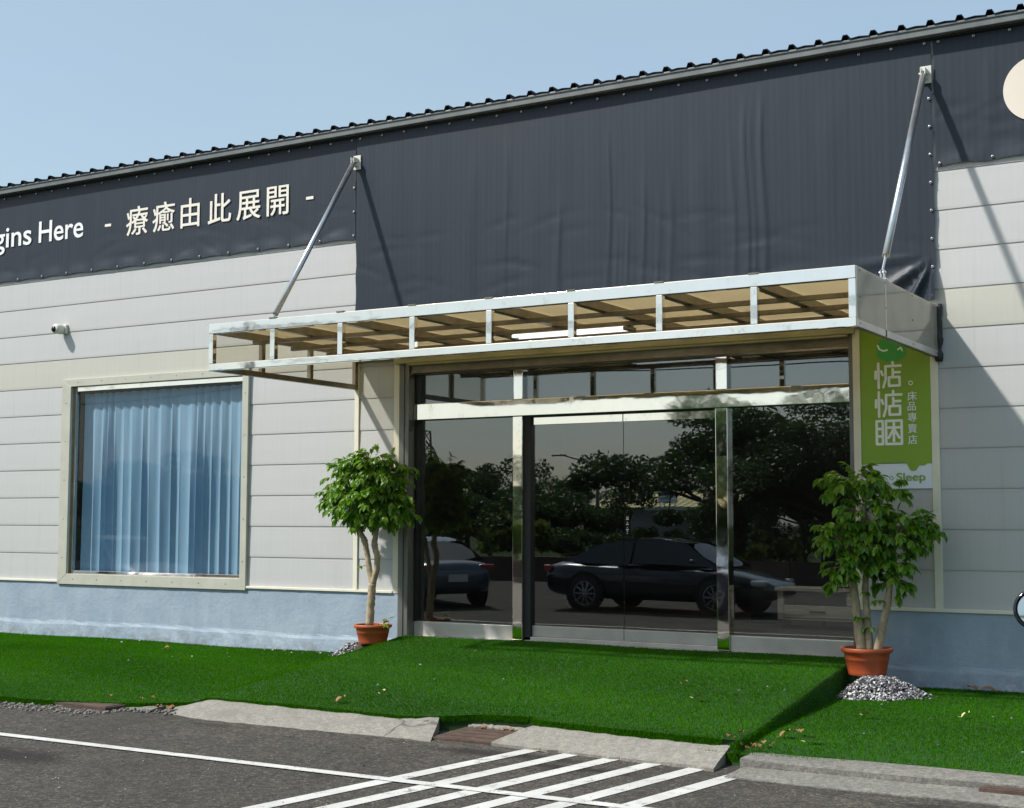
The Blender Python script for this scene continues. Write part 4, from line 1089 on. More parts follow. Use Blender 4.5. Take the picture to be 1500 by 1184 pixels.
potted('single stemmed ball crowned tree in an orange pot left of the entrance', (-9.61, -0.44, 0.165), 0.215, 0.21,
       [(-9.64, -0.46, 2.02, .42, .28, 46), (-9.93, -0.50, 1.75, .36, .26, 36), (-9.40, -0.46, 1.72, .34, .30, 38), (-9.66, -0.58, 1.72, .36, .34, 40), (-9.66, -0.40, 1.55, .32, .16, 16), (-9.25, -0.40, 1.62, .18, .16, 8), (-10.20, -0.5, 1.78, .14, .16, 6), (-9.98, -0.48, 2.02, .30, .24, 20), (-9.36, -0.44, 2.02, .30, .24, 20), (-9.68, -0.46, 2.16, .26, .20, 12)],
       [([(-9.655, -0.44, 0.36), (-9.64, -0.44, 0.60), (-9.622, -0.44, 0.83)], [.046, .042, .046]),
        ([(-9.622, -0.44, 0.82), (-9.665, -0.44, 0.98), (-9.70, -0.44, 1.16), (-9.735, -0.44, 1.30), (-9.80, -0.45, 1.42), (-9.88, -0.47, 1.6)], [.036, .032, .030, .036, .024, .012]),
        ([(-9.618, -0.44, 0.82), (-9.565, -0.44, 0.98), (-9.555, -0.44, 1.13), (-9.60, -0.44, 1.26), (-9.58, -0.44, 1.40), (-9.50, -0.44, 1.62)], [.036, .034, .034, .036, .026, .012])],
       11, [(-9.46, -0.47, 0.36, 5, .5), (-9.40, -0.44, 0.40, 3, .8), (-9.755, -0.44, 1.02, 2, .2)], 2.2)
potted('three stemmed loosely branched tree in an orange pot right of the entrance', (-3.955, -0.60, 0.150), 0.232, 0.245,
       [(-4.02, -0.58, 1.88, .34, .12, 24), (-3.82, -0.50, 1.80, .22, .10, 9), (-4.28, -0.60, 1.90, .12, .06, 4), (-3.95, -0.62, 1.60, .30, .16, 24), (-4.16, -0.66, 1.36, .32, .20, 32), (-3.66, -0.50, 1.42, .36, .22, 38), (-3.42, -0.36, 1.47, .18, .12, 9), (-3.72, -0.55, 1.14, .22, .14, 15), (-4.10, -0.62, 1.13, .26, .12, 14), (-3.86, -0.64, 1.36, .24, .16, 16), (-4.20, -0.66, 1.02, .14, .10, 5), (-3.66, -0.56, .98, .16, .10, 7)],
       [([(-4.015, -0.57, 0.36), (-4.04, -0.57, 0.62), (-4.075, -0.57, 0.90), (-4.10, -0.57, 1.25), (-4.05, -0.58, 1.7)], [.047, .041, .038, .025, .010]),
        ([(-3.945, -0.545, 0.36), (-3.965, -0.545, 0.62), (-3.975, -0.55, 0.92), (-3.96, -0.55, 1.3), (-3.95, -0.57, 1.75)], [.038, .033, .029, .02, .010]),
        ([(-3.872, -0.56, 0.36), (-3.82, -0.56, 0.58), (-3.765, -0.55, 0.82), (-3.74, -0.54, 1.05), (-3.70, -0.52, 1.35)], [.040, .036, .032, .022, .010])],
       12, [(-3.98, -0.62, 0.66, 5, .3), (-3.93, -0.62, 0.58, 3, .1), (-3.985, -0.6, .88, 2, .3), (-3.83, -0.6, 0.82, 2, .2)], 1.95)

# ------------------------------------------------------------------ stone chips
def chips(name, pts, smin, smax, seed):
    r = np.random.default_rng(seed); n = len(pts)
    base = np.array([(1, 0, 0), (-1, 0, 0), (0, 1, 0), (0, -1, 0), (0, 0, 1), (0, 0, -1)], float)
    fc = np.array([(0, 2, 4), (2, 1, 4), (1, 3, 4), (3, 0, 4), (2, 0, 5), (1, 2, 5), (3, 1, 5), (0, 3, 5)])
    s = r.uniform(smin, smax, (n, 1, 1))*np.stack([r.uniform(.7, 1.2, n), r.uniform(.5, 1, n), r.uniform(.3, .7, n)], 1)[:, None, :]
    V = base[None]*s*(1+r.uniform(-.3, .3, (n, 6, 1)))
    a = r.uniform(0, 6.28, n); b = r.normal(0, .5, n); c_, s_ = np.cos(a), np.sin(a)
    x = V[..., 0]*c_[:, None]-V[..., 1]*s_[:, None]; y = V[..., 0]*s_[:, None]+V[..., 1]*c_[:, None]; z = V[..., 2]+b[:, None]*x*0.6
    V = np.stack([x, y, z], -1)+np.asarray(pts)[:, None, :]
    F = (fc[None]+6*np.arange(n)[:, None, None]).reshape(-1, 3)
    return tag(np_mesh(name, V.reshape(-1, 3), F, M['chips']), kind='stuff')
def heap(cx, cy, rx, ry, h, zf, n, r, ring=0.3, flat=0.35):
    P = []
    for k in range(n):
        q = math.sqrt(r.uniform(0, 1))*1.0; a = r.uniform(0, 6.283)
        if r.random() < 0.06: q *= r.uniform(1.0, 1.25)
        wob = 1+0.10*math.sin(3*a+1)+0.06*math.sin(5*a)
        x, y = cx+rx*q*wob*math.cos(a), cy+ry*q*wob*math.sin(a)
        y = min(y, -0.075)
        hh = h*min(1.0, max(0, (1-q)/(1-flat)))
        P.append((x, y, zf(x, y)+hh*(0.94+0.08*r.random())+0.004))
    return P
r5 = random.Random(5)
hp = heap(-3.80, -0.80, 0.38, 0.42, 0.155, lambda x, y: float(flat_z(x, y)), 3400, r5)
hp = [p for p in hp if p[0] > float(right_edge(p[1]))+0.03]
chips('gravel', hp, 0.011, 0.022, 1)
# solid core so the heap is not hollow
def core(cx, cy, rx, ry, h, z0, yl=-0.07, xl=None):
    m = MB(); n = 24; V = []
    for q, hh in ((1.0, -0.02), (0.7, h*0.45), (0.36, h*0.95), (0.0, h*0.96)):
        for k in range(n):
            a = 2*math.pi*k/n; x = cx+rx*q*math.cos(a)*.97
            V.append((max(x, xl) if xl else x, min(cy+ry*q*math.sin(a)*.97, yl), z0+hh))
    m.add(V, [(i*n+k, i*n+(k+1) % n, (i+1)*n+(k+1) % n, (i+1)*n+k) for i in range(3) for k in range(n)])
    return tag(m.build('gravel', M['soil'], smooth=True), kind='stuff')
core(-3.82, -0.74, 0.36, 0.44, 0.15, 0.0, xl=-4.14)
hp = heap(-9.86, -0.40, 0.24, 0.28, 0.13, lambda x, y: max(0.02, float(turf_z(x, y))-0.02), 1300, r5)
chips('gravel', hp, 0.010, 0.020, 2)
core(-9.72, -0.42, 0.30, 0.26, 0.155, 0.0)
# rubble along the left edge of the lawn, and stray white chips on the grass
P = [(x, y, ZR+0.004) for x, y in ((r5.uniform(-13.5, -9.2), r5.gauss(-4.72, 0.13)) for _ in range(900)) if -5.05 < y < -4.45]
P += [(x, y, ZR+0.006) for x, y in ((r5.uniform(-9.4, -8.7), r5.gauss(-4.40, 0.07)) for _ in range(160))]
chips('rubble', P, 0.010, 0.028, 3).data.materials[0] = M['kerb']
P = []
for cx, cy, n, sp in ((-10.8, -0.25, 26, .28), (-3.5, -1.05, 36, .25), (-13.3, -0.3, 6, .4), (-9.0, -2.5, 8, 1.2), (-3.0, -2.2, 14, .8), (-11.5, -2.0, 16, 1.5), (-6.5, -2.2, 10, 1.3), (-2.6, -3.2, 8, .7)):
    for _ in range(n):
        x, y = cx+r5.gauss(0, sp), cy+r5.gauss(0, sp*.6)
        if -4 < y < -0.12: P.append((x, y, (float(turf_z(x, y)) if x < float(right_edge(y)) else float(flat_z(x, y)))+0.022))
chips('gravel', P, 0.008, 0.018, 4)
P = [(r5.uniform(-13, -1), r5.uniform(-8, -4.7), ZR+0.003) for _ in range(220)]
chips('grit', P, 0.004, 0.011, 5)

# ------------------------------------------------------------------ fallen leaves
def fallen(x, y, L, rz, mat, label):
    z = (ZR if y < float(front_y(x)) and x < -3.8 else (float(turf_z(x, y)) if x < float(right_edge(y)) else float(flat_z(x, y))))+0.030
    mb = MB(); V = []; rows = [(0, .04, 0), (.25, .34, .012), (.55, .38, .020), (.8, .22, .012), (1, .02, .03)]
    for t, w, zz in rows: V += [((t-.5)*L, -w*L, zz+.25*w*L), ((t-.5)*L, 0, zz), ((t-.5)*L, w*L, zz+.25*w*L)]
    mb.add(V, [q for i in range(4) for q in ((i*3, i*3+1, i*3+4, i*3+3), (i*3+1, i*3+2, i*3+5, i*3+4))])
    mb.tube([(-.5*L, 0, 0), (-.75*L, 0.01, .01)], .0022, 5)
    o = mb.build('fallen_leaf', M[mat], None, recalc=False); o.location = (x, y, z); o.rotation_euler = (rnd.uniform(-.3, .3), rnd.uniform(-.3, .3), rz)
    return tag(o, label, 'leaf', 'fallen leaves on the turf')
L_ = [(-7.393, -3.869, .10, 1.2, 'dry_leaf', 'tan fallen leaf on the turf just above the left concrete slab'),
      (-7.30, -3.40, .07, .3, 'pale_leaf', 'pale fallen leaf on the turf a step above the left concrete slab'),
      (-5.069, -2.098, .07, .2, 'dry_leaf', 'small brown fallen leaf in the middle of the ramp'),
      (-4.65, -2.772, .11, .1, 'pale_leaf', 'long pale fallen leaf near the right side of the ramp'),
      (-3.417, -2.339, .12, -.4, 'pale_leaf', 'pale fallen leaf on the low turf in front of the gravel heap'),
      (-3.62, -3.62, .10, .9, 'dry_leaf', 'brown fallen leaf in the shade of the ramp edge'),
      (-3.56, -3.50, .08, 2.0, 'dry_leaf', 'brown curled fallen leaf beside another at the ramp foot'),
      (-3.379, -3.754, .10, .3, 'pale_leaf', 'yellowish fallen leaf near the lower end of the ramp edge'),
      (-2.95, -0.30, .15, .2, 'dry_leaf', 'large brown crumpled leaf lying against the plinth'),
      (-3.12, -0.22, .12, 2.6, 'dry_leaf', 'dark brown leaf against the plinth next to the gravel heap'),
      (-2.55, -0.42, .11, -.4, 'pale_leaf', 'pale thin leaf on the turf before the right plinth'),
      (-12.3, -0.885, .09, .5, 'dry_leaf', 'dark brown fallen leaf on the left lawn below the window'),
      (-2.75, -2.0, .08, .7, 'pale_leaf', 'tiny pale leaf on the middle of the right lawn')]
for a in L_: fallen(*a)
for k in range(9):
    x, y = -3.66+r5.gauss(0, .09), -4.16+r5.gauss(0, .09); fallen(x, y, r5.uniform(.03, .06), r5.uniform(0, 6), 'dry_leaf', 'dry brown leaf in the litter between slab and kerb')
for k in range(8):
    x, y = -9.0+r5.gauss(0, .22), -4.33+r5.gauss(0, .05); fallen(x, y, r5.uniform(.04, .08), r5.uniform(0, 6), 'dry_leaf', 'dry brown leaf in the litter beside the left drain cover')
for k in range(7):
    x, y = -5.75+r5.gauss(0, .15), -3.98+r5.gauss(0, .03); fallen(x, y, r5.uniform(.03, .06), r5.uniform(0, 6), 'dry_leaf', 'dry brown leaf in the litter above the middle drain cover')

# ------------------------------------------------------------------ scooter at the right edge
sc = local_thing('motor_scooter', 'black motor scooter with round mirrors standing at the right edge of the lot', 'scooter', (-0.60, -8.05, ZR), 0.10)
def wheel(y):
    w = MB().lathe([(0.15, -.04), (0.20, -.048), (0.235, -.035), (0.245, 0), (0.235, .035), (0.20, .048), (0.15, .04)], (0, y, 0.245), 32, 'x', 0, False).build('wheel', M['rubber'], sc, smooth=True)
    m = MB(); m.lathe([(0.02, -.045), (0.05, -.03), (0.152, -.03), (0.152, .03), (0.05, .03), (0.02, .045)], (0, y, 0.245), 24, 'x'); m.build('rim', M['alloy'], w)
wheel(0.62); wheel(-0.62)
def loft(secs, name, mat, parent, sub=2):
    m = MB(); n = len(secs[0]); V = [p for s in secs for p in s]
    m.add(V, [(i*n+k, i*n+(k+1) % n, (i+1)*n+(k+1) % n, (i+1)*n+k) for i in range(len(secs)-1) for k in range(n)]+[tuple(range(n)), tuple(range(len(secs)*n-1, (len(secs)-1)*n-1, -1))])
    return m.build(name, mat, parent, True, 0, sub)
def ring8(y, zc, w, h): return [(w*math.cos(2*math.pi*k/8), y, zc+h*math.sin(2*math.pi*k/8)) for k in range(8)]
loft([ring8(-.86, .66, .05, .05), ring8(-.70, .64, .15, .14), ring8(-.35, .58, .17, .16), ring8(-.05, .48, .15, .14), ring8(.05, .36, .15, .08)], 'rear_body', M['car_dark'], sc)
loft([ring8(-.02, .30, .15, .05), ring8(.30, .30, .16, .05)], 'footboard', M['rubber'], sc, 1)
m = MB(); V = []
for t in range(7):
    z = .28+t*.11; y = .34+.02*t-(.02 if t > 4 else 0); w = .17+.03*math.sin(t*.6); V += [(-w, y-.05, z), (0, y+.08, z), (w, y-.05, z), (w*.8, y-.12, z), (-w*.8, y-.12, z)]
m.add(V, [(i*5+k, i*5+(k+1) % 5, (i+1)*5+(k+1) % 5, (i+1)*5+k) for i in range(6) for k in range(5)]+[(0, 1, 2, 3, 4), (34, 33, 32, 31, 30)])
m.build('front_shield', M['car_dark'], sc, True, 0, 2)
loft([ring8(-.72, .79, .10, .035), ring8(-.4, .78, .14, .05), ring8(-.05, .74, .12, .045)], 'seat', M['rubber'], sc)
loft([ring8(.42, .46, .05, .02), ring8(.62, .52, .085, .03), ring8(.82, .42, .05, .02)], 'front_fender', M['car_dark'], sc)
MB().tube([(0, .62, .25), (0, .50, .60), (0, .40, .95)], .03, 10).build('fork', M['galv'], sc, True)
MB().tube([(-.35, .27, 1.0), (-.22, .33, 1.02), (0, .37, 1.0), (.22, .33, 1.02), (.35, .27, 1.0)], .014, 10).build('handlebar', M['galv'], sc, True)
def tilt(m, c):                                  # the mirror leans back so that it shows the sky
    rx = Matrix.Translation(c) @ Matrix.Rotation(R(-9), 4, 'X') @ Matrix.Translation([-q for q in c])
    m.v = [tuple(rx @ Vector(p)) for p in m.v]
for s_ in (-1, 1):
    MB().tube([(.26*s_, .31, 1.015), (.37*s_, .26, .998)], .02, 10).build('grip', M['rubber'], sc, True)
    st = MB().tube([(.20*s_, .35, 1.02), (.23*s_, .36, 1.12), (.36*s_, .33, 1.21), (.42*s_, .31, 1.265)], .008, 8).build('mirror_stem', M['black_gloss'], sc, True)
    m = MB(); m.lathe([(.001, .03), (.05, .025), (.074, .008), (.078, 0), (.070, -.006), (.066, -.002)], (.468*s_, .31, 1.302), 28, 'y', 0, False); tilt(m, (.468*s_, .31, 1.302)); m.build('mirror_shell', M['black_gloss'], st, True)
    m = MB(); m.lathe([(.0005, -.0065), (.061, -.0065)], (.468*s_, .31, 1.302), 28, 'y', 0, False); tilt(m, (.468*s_, .31, 1.302)); m.build('mirror_glass', M['mirror'], st)
loft([ring8(.28, 1.0, .10, .06), ring8(.40, 1.0, .11, .08), ring8(.47, .97, .07, .05)], 'headset_cowl', M['car_dark'], sc)
m = MB(); m.lathe([(.001, .03), (.05, .02), (.06, 0)], (0, .47, .96), 20, 'y', 0, False); m.build('headlight', M['clear_lens'], sc, True)
m = MB(); m.box(-.05, .05, -.875, -.855, .62, .68); m.build('tail_light', M['red_lens'], sc, bevel=.008)
MB().tube([(.14, -.1, .26), (.18, -.5, .27), (.18, -.85, .33)], [.03, .045, .05], 12).build('exhaust', M['steel_dark'], sc, True)
MB().tube([(-.1, -.05, .26), (-.2, -.12, .02)], .012, 8).build('kickstand', M['galv'], sc)

# ------------------------------------------------------------------ cars on the lot (mirrored in the doors)
def sedan(label, paint, loc, rz, L=4.5, W=1.74):
    c = local_thing('parked_car', label, 'car', loc, rz, 'cars parked on the lot')
    hl = L/2
    # stations: x, z_low, z_shoulder, z_top(bonnet/boot), half width
    st = [(-hl, .40, .62, .66, .58), (-hl+.06, .30, .66, .84, .70), (-hl+.35, .24, .70, .90, .82), (-1.25, .22, .68, .88, .865), (-.4, .20, .66, .85, .87), (.6, .20, .65, .83, .87), (1.15, .20, .64, .82, .865), (1.6, .22, .62, .76, .84), (hl-.25, .24, .56, .64, .76), (hl-.05, .30, .50, .55, .62), (hl, .36, .46, .49, .50)]
    secs = []
    for x, zl, zs_, zt_, hw in st:
        secs.append([(x, -hw*.86, zl), (x, -hw*.98, zl+.10), (x, -hw, zs_-.06), (x, -hw*.97, zs_+.06), (x, -hw*.84, zt_), (x, 0, zt_+.02), (x, hw*.84, zt_), (x, hw*.97, zs_+.06), (x, hw, zs_-.06), (x, hw*.98, zl+.10), (x, hw*.86, zl), (x, 0, zl)])
    body = loft(secs, 'body', paint, c, 2)
    g0 = [(-1.80, .88, .74), (-1.05, 1.22, .58), (-.55, 1.31, .56), (.1, 1.32, .56), (.62, 1.22, .57), (1.28, .82, .76)]
    V = []
    for x, z, hw in g0: V += [(x, -hw, z), (x, 0, z+.025), (x, hw, z)]
    m = MB(); m.add(V, [(i*3+j, i*3+j+1, (i+1)*3+j+1, (i+1)*3+j) for i in (1, 2, 3) for j in (0, 1)]); m.build('roof', paint, c, True, 0, 1)
    m = MB(); m.add(V[:6], [(0, 1, 4, 3), (1, 2, 5, 4)]); m.build('rear_window', M['car_glass'], c, True, 0, 1)
    m = MB(); m.add(V[12:], [(0, 1, 4, 3), (1, 2, 5, 4)]); m.build('windscreen', M['car_glass'], c, True, 0, 1)
    for s_ in (-1, 1):
        beltx = [(-1.75, .86), (-1.05, .865), (-.42, .855), (.25, .845), (1.2, .82)]; top = [(-1.05, 1.20), (-.55, 1.285), (.1, 1.295), (.60, 1.205)]
        for x0, x1, t0, t1 in ((-1.55, -.42, -1.0, -.40), (-.36, 1.10, -.34, .56)):
            zt0, zt1 = np.interp(t0, [p[0] for p in top], [p[1] for p in top]), np.interp(t1, [p[0] for p in top], [p[1] for p in top])
            m = MB(); m.add([(x0, s_*.800, .875), (x1, s_*.800, .845), (t1, s_*.595, zt1-.02), ((t0+t1)/2, s_*.585, max(zt0, zt1)), (t0, s_*.595, zt0-.02)], [(0, 1, 2, 3, 4)]); m.build('side_window', M['car_glass'], c)
        m = MB(); m.add([(-1.80, s_*.74, .88), (1.28, s_*.76, .82), (.62, s_*.575, 1.225), (.1, s_*.565, 1.32), (-.55, s_*.565, 1.31), (-1.05, s_*.585, 1.22)], [(0, 1, 2, 3, 4, 5)]); m.build('pillar', paint, c)
        ms = loft([[(x, s_*(.90+dy), z) for dy, z in ((0, .90), (.16, .88), (.18, .96), (.02, 1.0))] for x in (.82, .95)], 'door_mirror', paint, c, 1)
        m = MB(); m.box(-hl+.04, -hl+.2, min(s_*.45, s_*.76), max(s_*.45, s_*.76), .70, .82); m.build('tail_light', M['red_lens'], c, bevel=.03)
        m = MB(); m.box(hl-.42, hl-.14, min(s_*.50, s_*.77), max(s_*.50, s_*.77), .52, .63); m.build('headlight', M['clear_lens'], c, bevel=.04)
        for x in (-.35, .70): m = MB(); m.box(x-.10, x+.10, min(s_*.868, s_*.895), max(s_*.868, s_*.895), .735, .765); m.build('door_handle', paint, c, bevel=.008)
        for x in (-1.27, 1.27):
            m = MB(); m.lathe([(.375, .0), (.375, .012), (.33, .014)], (x, 0, .33), 32, 'y', 0, False)
            arch_shade = MB(); arch_shade.lathe([(.001, 0), (.385, 0), (.385, .012), (.001, .012)], (x, s_*.872 if s_ > 0 else -.884, .34), 32, 'y'); arch_shade.build('wheel_arch_shade', M['dark'], c)  # flat dark disc stands in for the shaded hollow around the wheel
            yo = s_*.80
            wv = MB().lathe([(.21, yo-.10), (.30, yo-.105), (.32, yo-.08), (.325, yo), (.32, yo+.08), (.30, yo+.105), (.21, yo+.10)], (x, 0, .325), 36, 'y', 0, False).build('wheel', M['rubber'], c, smooth=True)
            m = MB(); yf = yo+s_*.098
            for k in range(10):
                a = 2*math.pi*k/10; m.bar((x+.03*math.cos(a), yf, .325+.03*math.sin(a)), (x+.215*math.cos(a), yf-s_*.01, .325+.215*math.sin(a)), .03, .02, 0, (0, 1, 0))
            m.lathe([(.205, yf-.012), (.225, yf-.012), (.225, yf+.012), (.205, yf+.012), (.205, yf-.012)], (x, 0, .325), 32, 'y', 0, False); m.lathe([(.001, yf-.012), (.05, yf-.012), (.05, yf+.014), (.001, yf+.014)], (x, 0, .325), 16, 'y')
            m.build('rim', M['alloy'], wv)
    m = MB(); m.box(-hl-.012, -hl-.002, -.19, .19, .50, .64); m.build('licence_plate', M['plate'], c)
    m = MB(); m.box(-hl+.005, -hl+.1, -.42, .42, .685, .705); m.build('chrome_strip', M['alloy'], c)
    m = MB(); m.box(hl-.09, hl+.012, -.4, .4, .36, .47); m.build('grille', M['dark'], c, bevel=.02)
    return c
sedan('dark navy sedan parked along the lot, mirrored in the sliding doors', M['car_dark'], (-10.95, -10.03, ZR), 0.0)
sedan('greyish blue sedan with its boot towards the shop, mirrored in the left pane', M['car_blue'], (-16.45, -9.9, ZR), R(-146))
sedan('pale silver sedan further along the lot, mirrored in the curtained window', pm('car_paint_silver', (.5, .52, .54), .2, .6, .05, coat=1.0), (-22.2, -7.6, ZR), R(15))

# ------------------------------------------------------------------ across the road: trees, house, lamp, tower, wires
def tree_proto(name, label, h, spread, n_leaf, leaf, seed, mat='leaf_far', low=0.25):
    r = np.random.default_rng(seed); q = random.Random(seed)
    t = local_thing(name, label, 'tree', (0, 0, 0), 0, 'trees across the road')
    m = MB(); tips = []
    trunk_top = Vector((q.uniform(-.2, .2), q.uniform(-.2, .2), h*0.42))
    m.tube([(0, 0, -0.1), (0.04*h*.2, 0, h*.2), trunk_top], [h*.035, h*.028, h*.022], 9)
    for k in range(9):
        a = k*2.4+q.uniform(-.3, .3); el = q.uniform(.35, 1.1); ln = h*q.uniform(.28, .5)
        p0 = Vector((0, 0, h*q.uniform(.22, .42))).lerp(trunk_top, .5)
        d = Vector((math.cos(a)*math.cos(el)*spread, math.sin(a)*math.cos(el)*spread, math.sin(el)))
        p1 = p0+d*ln*.55+Vector((0, 0, .1)); p2 = p0+d*ln+Vector((0, 0, .05*h))
        m.tube([p0, p1, p2], [h*.014, h*.009, h*.003], 6); tips += [p1.lerp(p2, .5), p2]
        for j in range(3):
            e = p2+Vector((q.gauss(0, .12), q.gauss(0, .12), q.gauss(.03, .10)))*h; m.tube([p1.lerp(p2, .6), e], [h*.005, h*.002], 5, False); tips.append(e)
    m.build('trunk', M['bark_dark'], t, True)
    C = np.array([tuple(p) for p in tips]); k = len(C); R0 = r.uniform(.07, .16, k)*h
    own = r.integers(0, k, n_leaf); dirv = r.normal(0, 1, (n_leaf, 3)); dirv /= np.linalg.norm(dirv, axis=1)[:, None]
    P = C[own]+dirv*(R0[own]*r.uniform(.3, 1.0, n_leaf)**.6)[:, None]*np.array([1.1, 1.1, .75])
    P = P[P[:, 2] > low*h*.5]; n = len(P)
    a = r.normal(0, 1, (n, 3)); a /= np.linalg.norm(a, axis=1)[:, None]; b = np.cross(a, r.normal(0, 1, (n, 3))); b /= np.linalg.norm(b, axis=1)[:, None]
    s = r.uniform(.6, 1.3, (n, 1))*leaf
    V = np.stack([P-a*s, P+b*s*.45, P+a*s, P-b*s*.45], 1).reshape(-1, 3); F = np.arange(4*n).reshape(-1, 4)
    np_mesh('crown', V, F, M[mat], t)
    return t
big = tree_proto('broadleaf_tree', 'tall dark broadleaf tree across the road, mirrored right of the door joint', 6.6, 1.25, 34000, .085, 21, low=0.1)
big.location = (-15.9, -25.5, ZR); big.scale = (1.0, 1.0, .74)
def place(src, label, x, y, s, rz):
    c = copy_tree(src); c.location = (x, y, ZR); c.rotation_euler = (0, 0, rz); c.scale = (s, s, s*(.95+.1*math.sin(rz*3))*(.76 if src is big else 1)); c['label'] = label; return c
place(big, 'tall dark broadleaf tree across the road, mirrored in the right pane', -12.6, -24.0, 1.02, 2.1)
place(big, 'tall dark broadleaf tree across the road, mirrored behind the right potted tree', -9.6, -26.0, 1.05, 4.0)
place(big, 'dense broadleaf tree across the road beyond the right end of the doors', -5.6, -25.0, .95, 5.2)
place(big, 'leafy tree across the road mirrored low at the left jamb', -27.2, -24.5, .58, .7)
place(big, 'broadleaf tree across the road mirrored in the curtained window', -34.5, -23.0, .85, 1.4)
place(big, 'wide broadleaf tree across the road at the far left of the window mirror image', -41, -25.0, .8, 3.4)
place(big, 'large broadleaf tree at the right end of the row across the road', 1.0, -27.0, 1.0, .3)
bush = tree_proto('shrub', 'bushy green shrub by the road, mirrored left of the door joint', 3.0, 1.6, 11000, .065, 31, 'leaf_far', 0.0)
bush['group'] = 'shrubs along the road'; bush['category'] = 'shrub'; bush.location = (-22.6, -25.0, ZR); bush.scale = (.95, .95, .88)
def bplace(x, y, s, rz, label):
    c = place(bush, label, x, y, s, rz)
bplace(-21.2, -26.5, .88, 1.0, 'bushy green shrub by the road under the street lamp')
bplace(-24.8, -24.0, .95, 2.0, 'bushy green shrub by the road in the left pane mirror image')
bplace(-29.5, -25.5, 1.2, 2.9, 'bushy green shrub by the road left of the lattice tower')
bplace(-18.6, -24.0, .5, 4.0, 'low green shrub by the road before the yellow roofed house')
bplace(-14.8, -23.0, .8, 5.0, 'low green shrub by the road between the tall trees')
bplace(-11.2, -22.5, .75, 5.6, 'low green shrub by the road in front of the right trees')
bplace(-31.5, -24.0, 1.0, .4, 'bushy green shrub by the road mirrored at the window edge')
bplace(-37.5, -24.5, 1.1, 3.7, 'bushy green shrub by the road mirrored mid window')
for x, y, s, rz in ((-26.2, -27, 1.25, .3), (-22.9, -23.2, .85, 5.1), (-19.9, -22.8, .5, 2.2), (-27.8, -24.2, .95, 1.2), (-16.6, -22.4, .5, .2), (-13.4, -26.5, 1.2, 2.4), (-9.2, -27.5, 1.25, 3.3), (-5.4, -23.8, .9, 4.1)):
    bplace(x, y, s, rz, 'leafy green shrub filling the hedge row along the road')
bplace(-7.6, -23.5, .8, 1.7, 'low green shrub by the road at the right end of the row')
for k in range(16):
    bplace(-75+k*5.6+r5.uniform(-1, 1), -52+r5.uniform(-4, 4), r5.uniform(1.1, 1.55), r5.uniform(0, 6), 'far green shrub on the field edge beyond the yellow roofed house')
pale = tree_proto('banana_plant', 'pale yellow green broad leaved plant by the roadside wall', 1.7, 1.3, 700, .22, 41, 'leaf_yellow', 0.0)
pale['group'] = 'pale plants along the roadside wall'; pale['category'] = 'plant'; pale.location = (-20.9, -21.5, ZR)
for x, y, s, lb in ((-24.0, -21.3, 1.1, 'pale broad leaved plant by the wall in the left pane mirror image'), (-17.2, -21.2, .9, 'pale broad leaved plant by the wall before the tall trees'), (-13.0, -21.0, .9, 'pale broad leaved plant by the wall mirrored in the right pane')):
    c = place(pale, lb, x, y, s, x)
fd = MB(); fd.quad((-300, -300, ZR+.012), (200, -300, ZR+.012), (200, -20.21, ZR+.012), (-300, -20.21, ZR+.012)); tag(fd.build('field', M['field']), kind='structure')
wl2 = MB(); wl2.box(-60, 20, -20.2, -20.0, ZR, 0.55); tag(wl2.build('roadside_wall', M['rust']), 'low dark stained wall running along the far side of the lot', 'wall')

hs = thing('house', 'small grey house with a yellow corrugated roof across the road', 'house', (-27.5, -48, ZR))
MB().box(-31, -24.5, -51, -46, ZR, 2.15).build('wall', M['house_wall'], hs)
m = MB(); n = 40; V = []
for i in range(n+1):
    x = -31.5+7.2*i/n; dz = .03*(i % 2); V += [(x, -45.4, 2.15+dz), (x, -48.5, 2.95+dz), (x, -51.6, 2.15+dz)]
m.add(V, [q for i in range(n) for q in ((i*3, i*3+1, i*3+4, i*3+3), (i*3+1, i*3+2, i*3+5, i*3+4))]); m.build('roof', M['yellow_roof'], hs)
m = MB(); m.box(-27.5, -22.5, -45.3, -43.5, 2.0, 2.12); m.build('awning', M['plate'], hs)
tk = thing('water_tank', 'upright ribbed steel water tank standing on the grey house awning', 'water tank', (-26.8, -44.4, 2.12))
prof = [(.42, 2.30)]
for k in range(5): z = 2.3+k*.18; prof += [(.44, z+.03), (.44, z+.14), (.42, z+.17)]
prof += [(.30, 3.28), (.10, 3.36), (.001, 3.37)]
MB().lathe(prof, (-26.8, -44.4, 0), 28).build('drum', M['galv'], tk, True)
for a in range(4): x, y = -26.8+.34*math.cos(a*1.57+.78), -44.4+.34*math.sin(a*1.57+.78); MB().tube([(x, y, 2.12), (x, y, 2.32)], .03, 6).build('leg', M['galv'], tk)
lp = thing('street_lamp', 'grey street lamp with a curved arm across the road', 'street lamp', (-30.6, -45, ZR))
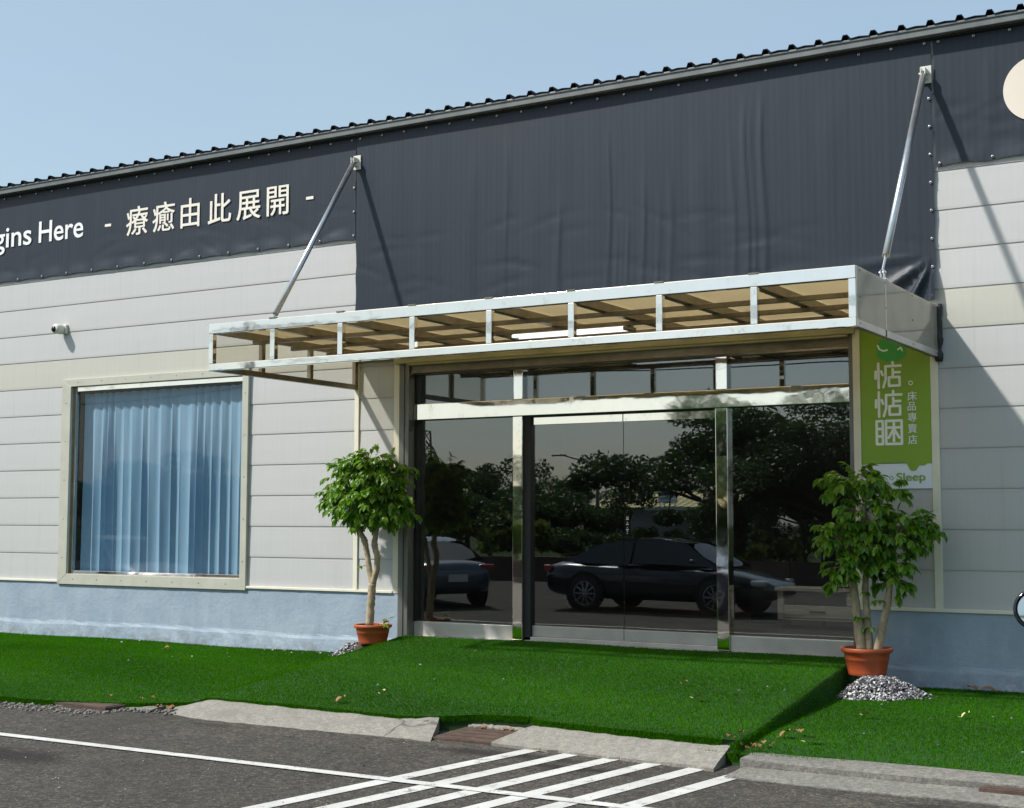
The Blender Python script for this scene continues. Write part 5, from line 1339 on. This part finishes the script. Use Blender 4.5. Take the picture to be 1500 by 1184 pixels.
MB().tube([(-30.6, -45, ZR), (-30.62, -45, 3.2), (-30.75, -45, 3.9), (-31.2, -45, 4.3), (-32.3, -45, 4.55)], [.09, .07, .06, .05, .04], 10).build('pole', M['lamp_pole'], lp, True)
MB().box(-33.0, -32.25, -45.12, -44.88, 4.53, 4.62).build('lamp_head', M['lamp_pole'], lp, bevel=.03)
tw = thing('lattice_tower', 'distant dark steel lattice tower with a curving track', 'tower', (-75, -95, ZR))
m = MB(); s = .55
for sx in (-s, s):
    for sy in (-s, s): m.tube([(-75+sx*1.3, -95+sy*1.3, ZR), (-75+sx, -95+sy, 9.8)], .10, 6)
for k in range(9):
    z = 1+k*1.1
    for a, b in (((-s, -s), (s, -s)), ((s, -s), (s, s)), ((s, s), (-s, s)), ((-s, s), (-s, -s))):
        m.tube([(-75+a[0], -95+a[1], z), (-75+b[0], -95+b[1], z+(1.1 if k < 8 else 0))], .05, 5)
m.build('frame', M['steel_dark'], tw)
MB().tube([(-75, -95.7, 8.9), (-74.3, -95.7, 8.2), (-73.4, -95.7, 6.2), (-72.4, -95.7, 4.2), (-71.2, -95.7, 3.0), (-69.5, -95.7, 2.2)], .16, 8).build('track', M['steel_dark'], tw, True)
poles = []
for x in (-62, -34, 6):
    p = thing('utility_pole', {-62: 'grey utility pole at the far left end of the wires', -34: 'grey utility pole beyond the lot behind the left shrubs', 6: 'grey utility pole at the right end of the wires'}[x], 'utility pole', (x, -30, ZR), 'utility poles along the road')
    MB().tube([(x, -30, ZR), (x, -30, 8.6)], [.15, .11], 12).build('post', M['kerb'], p, True)
    MB().box(x-.05, x+.05, -30.9, -29.1, 8.1, 8.22).build('crossarm', M['steel_dark'], p)
for yy, z in ((-30.7, 8.3), (-30, 8.3), (-29.3, 8.3), (-30, 7.3)):
    m = MB()
    for a, b in ((-62, -34), (-34, 6)): m.tube([(a+(b-a)*t/16, yy, z-.75*4*(t/16)*(1-t/16)) for t in range(17)], .022, 5)
    tag(m.build('power_cable', M['rubber']), 'thin black power cable strung between the utility poles', 'cable', 'power cables strung along the road')
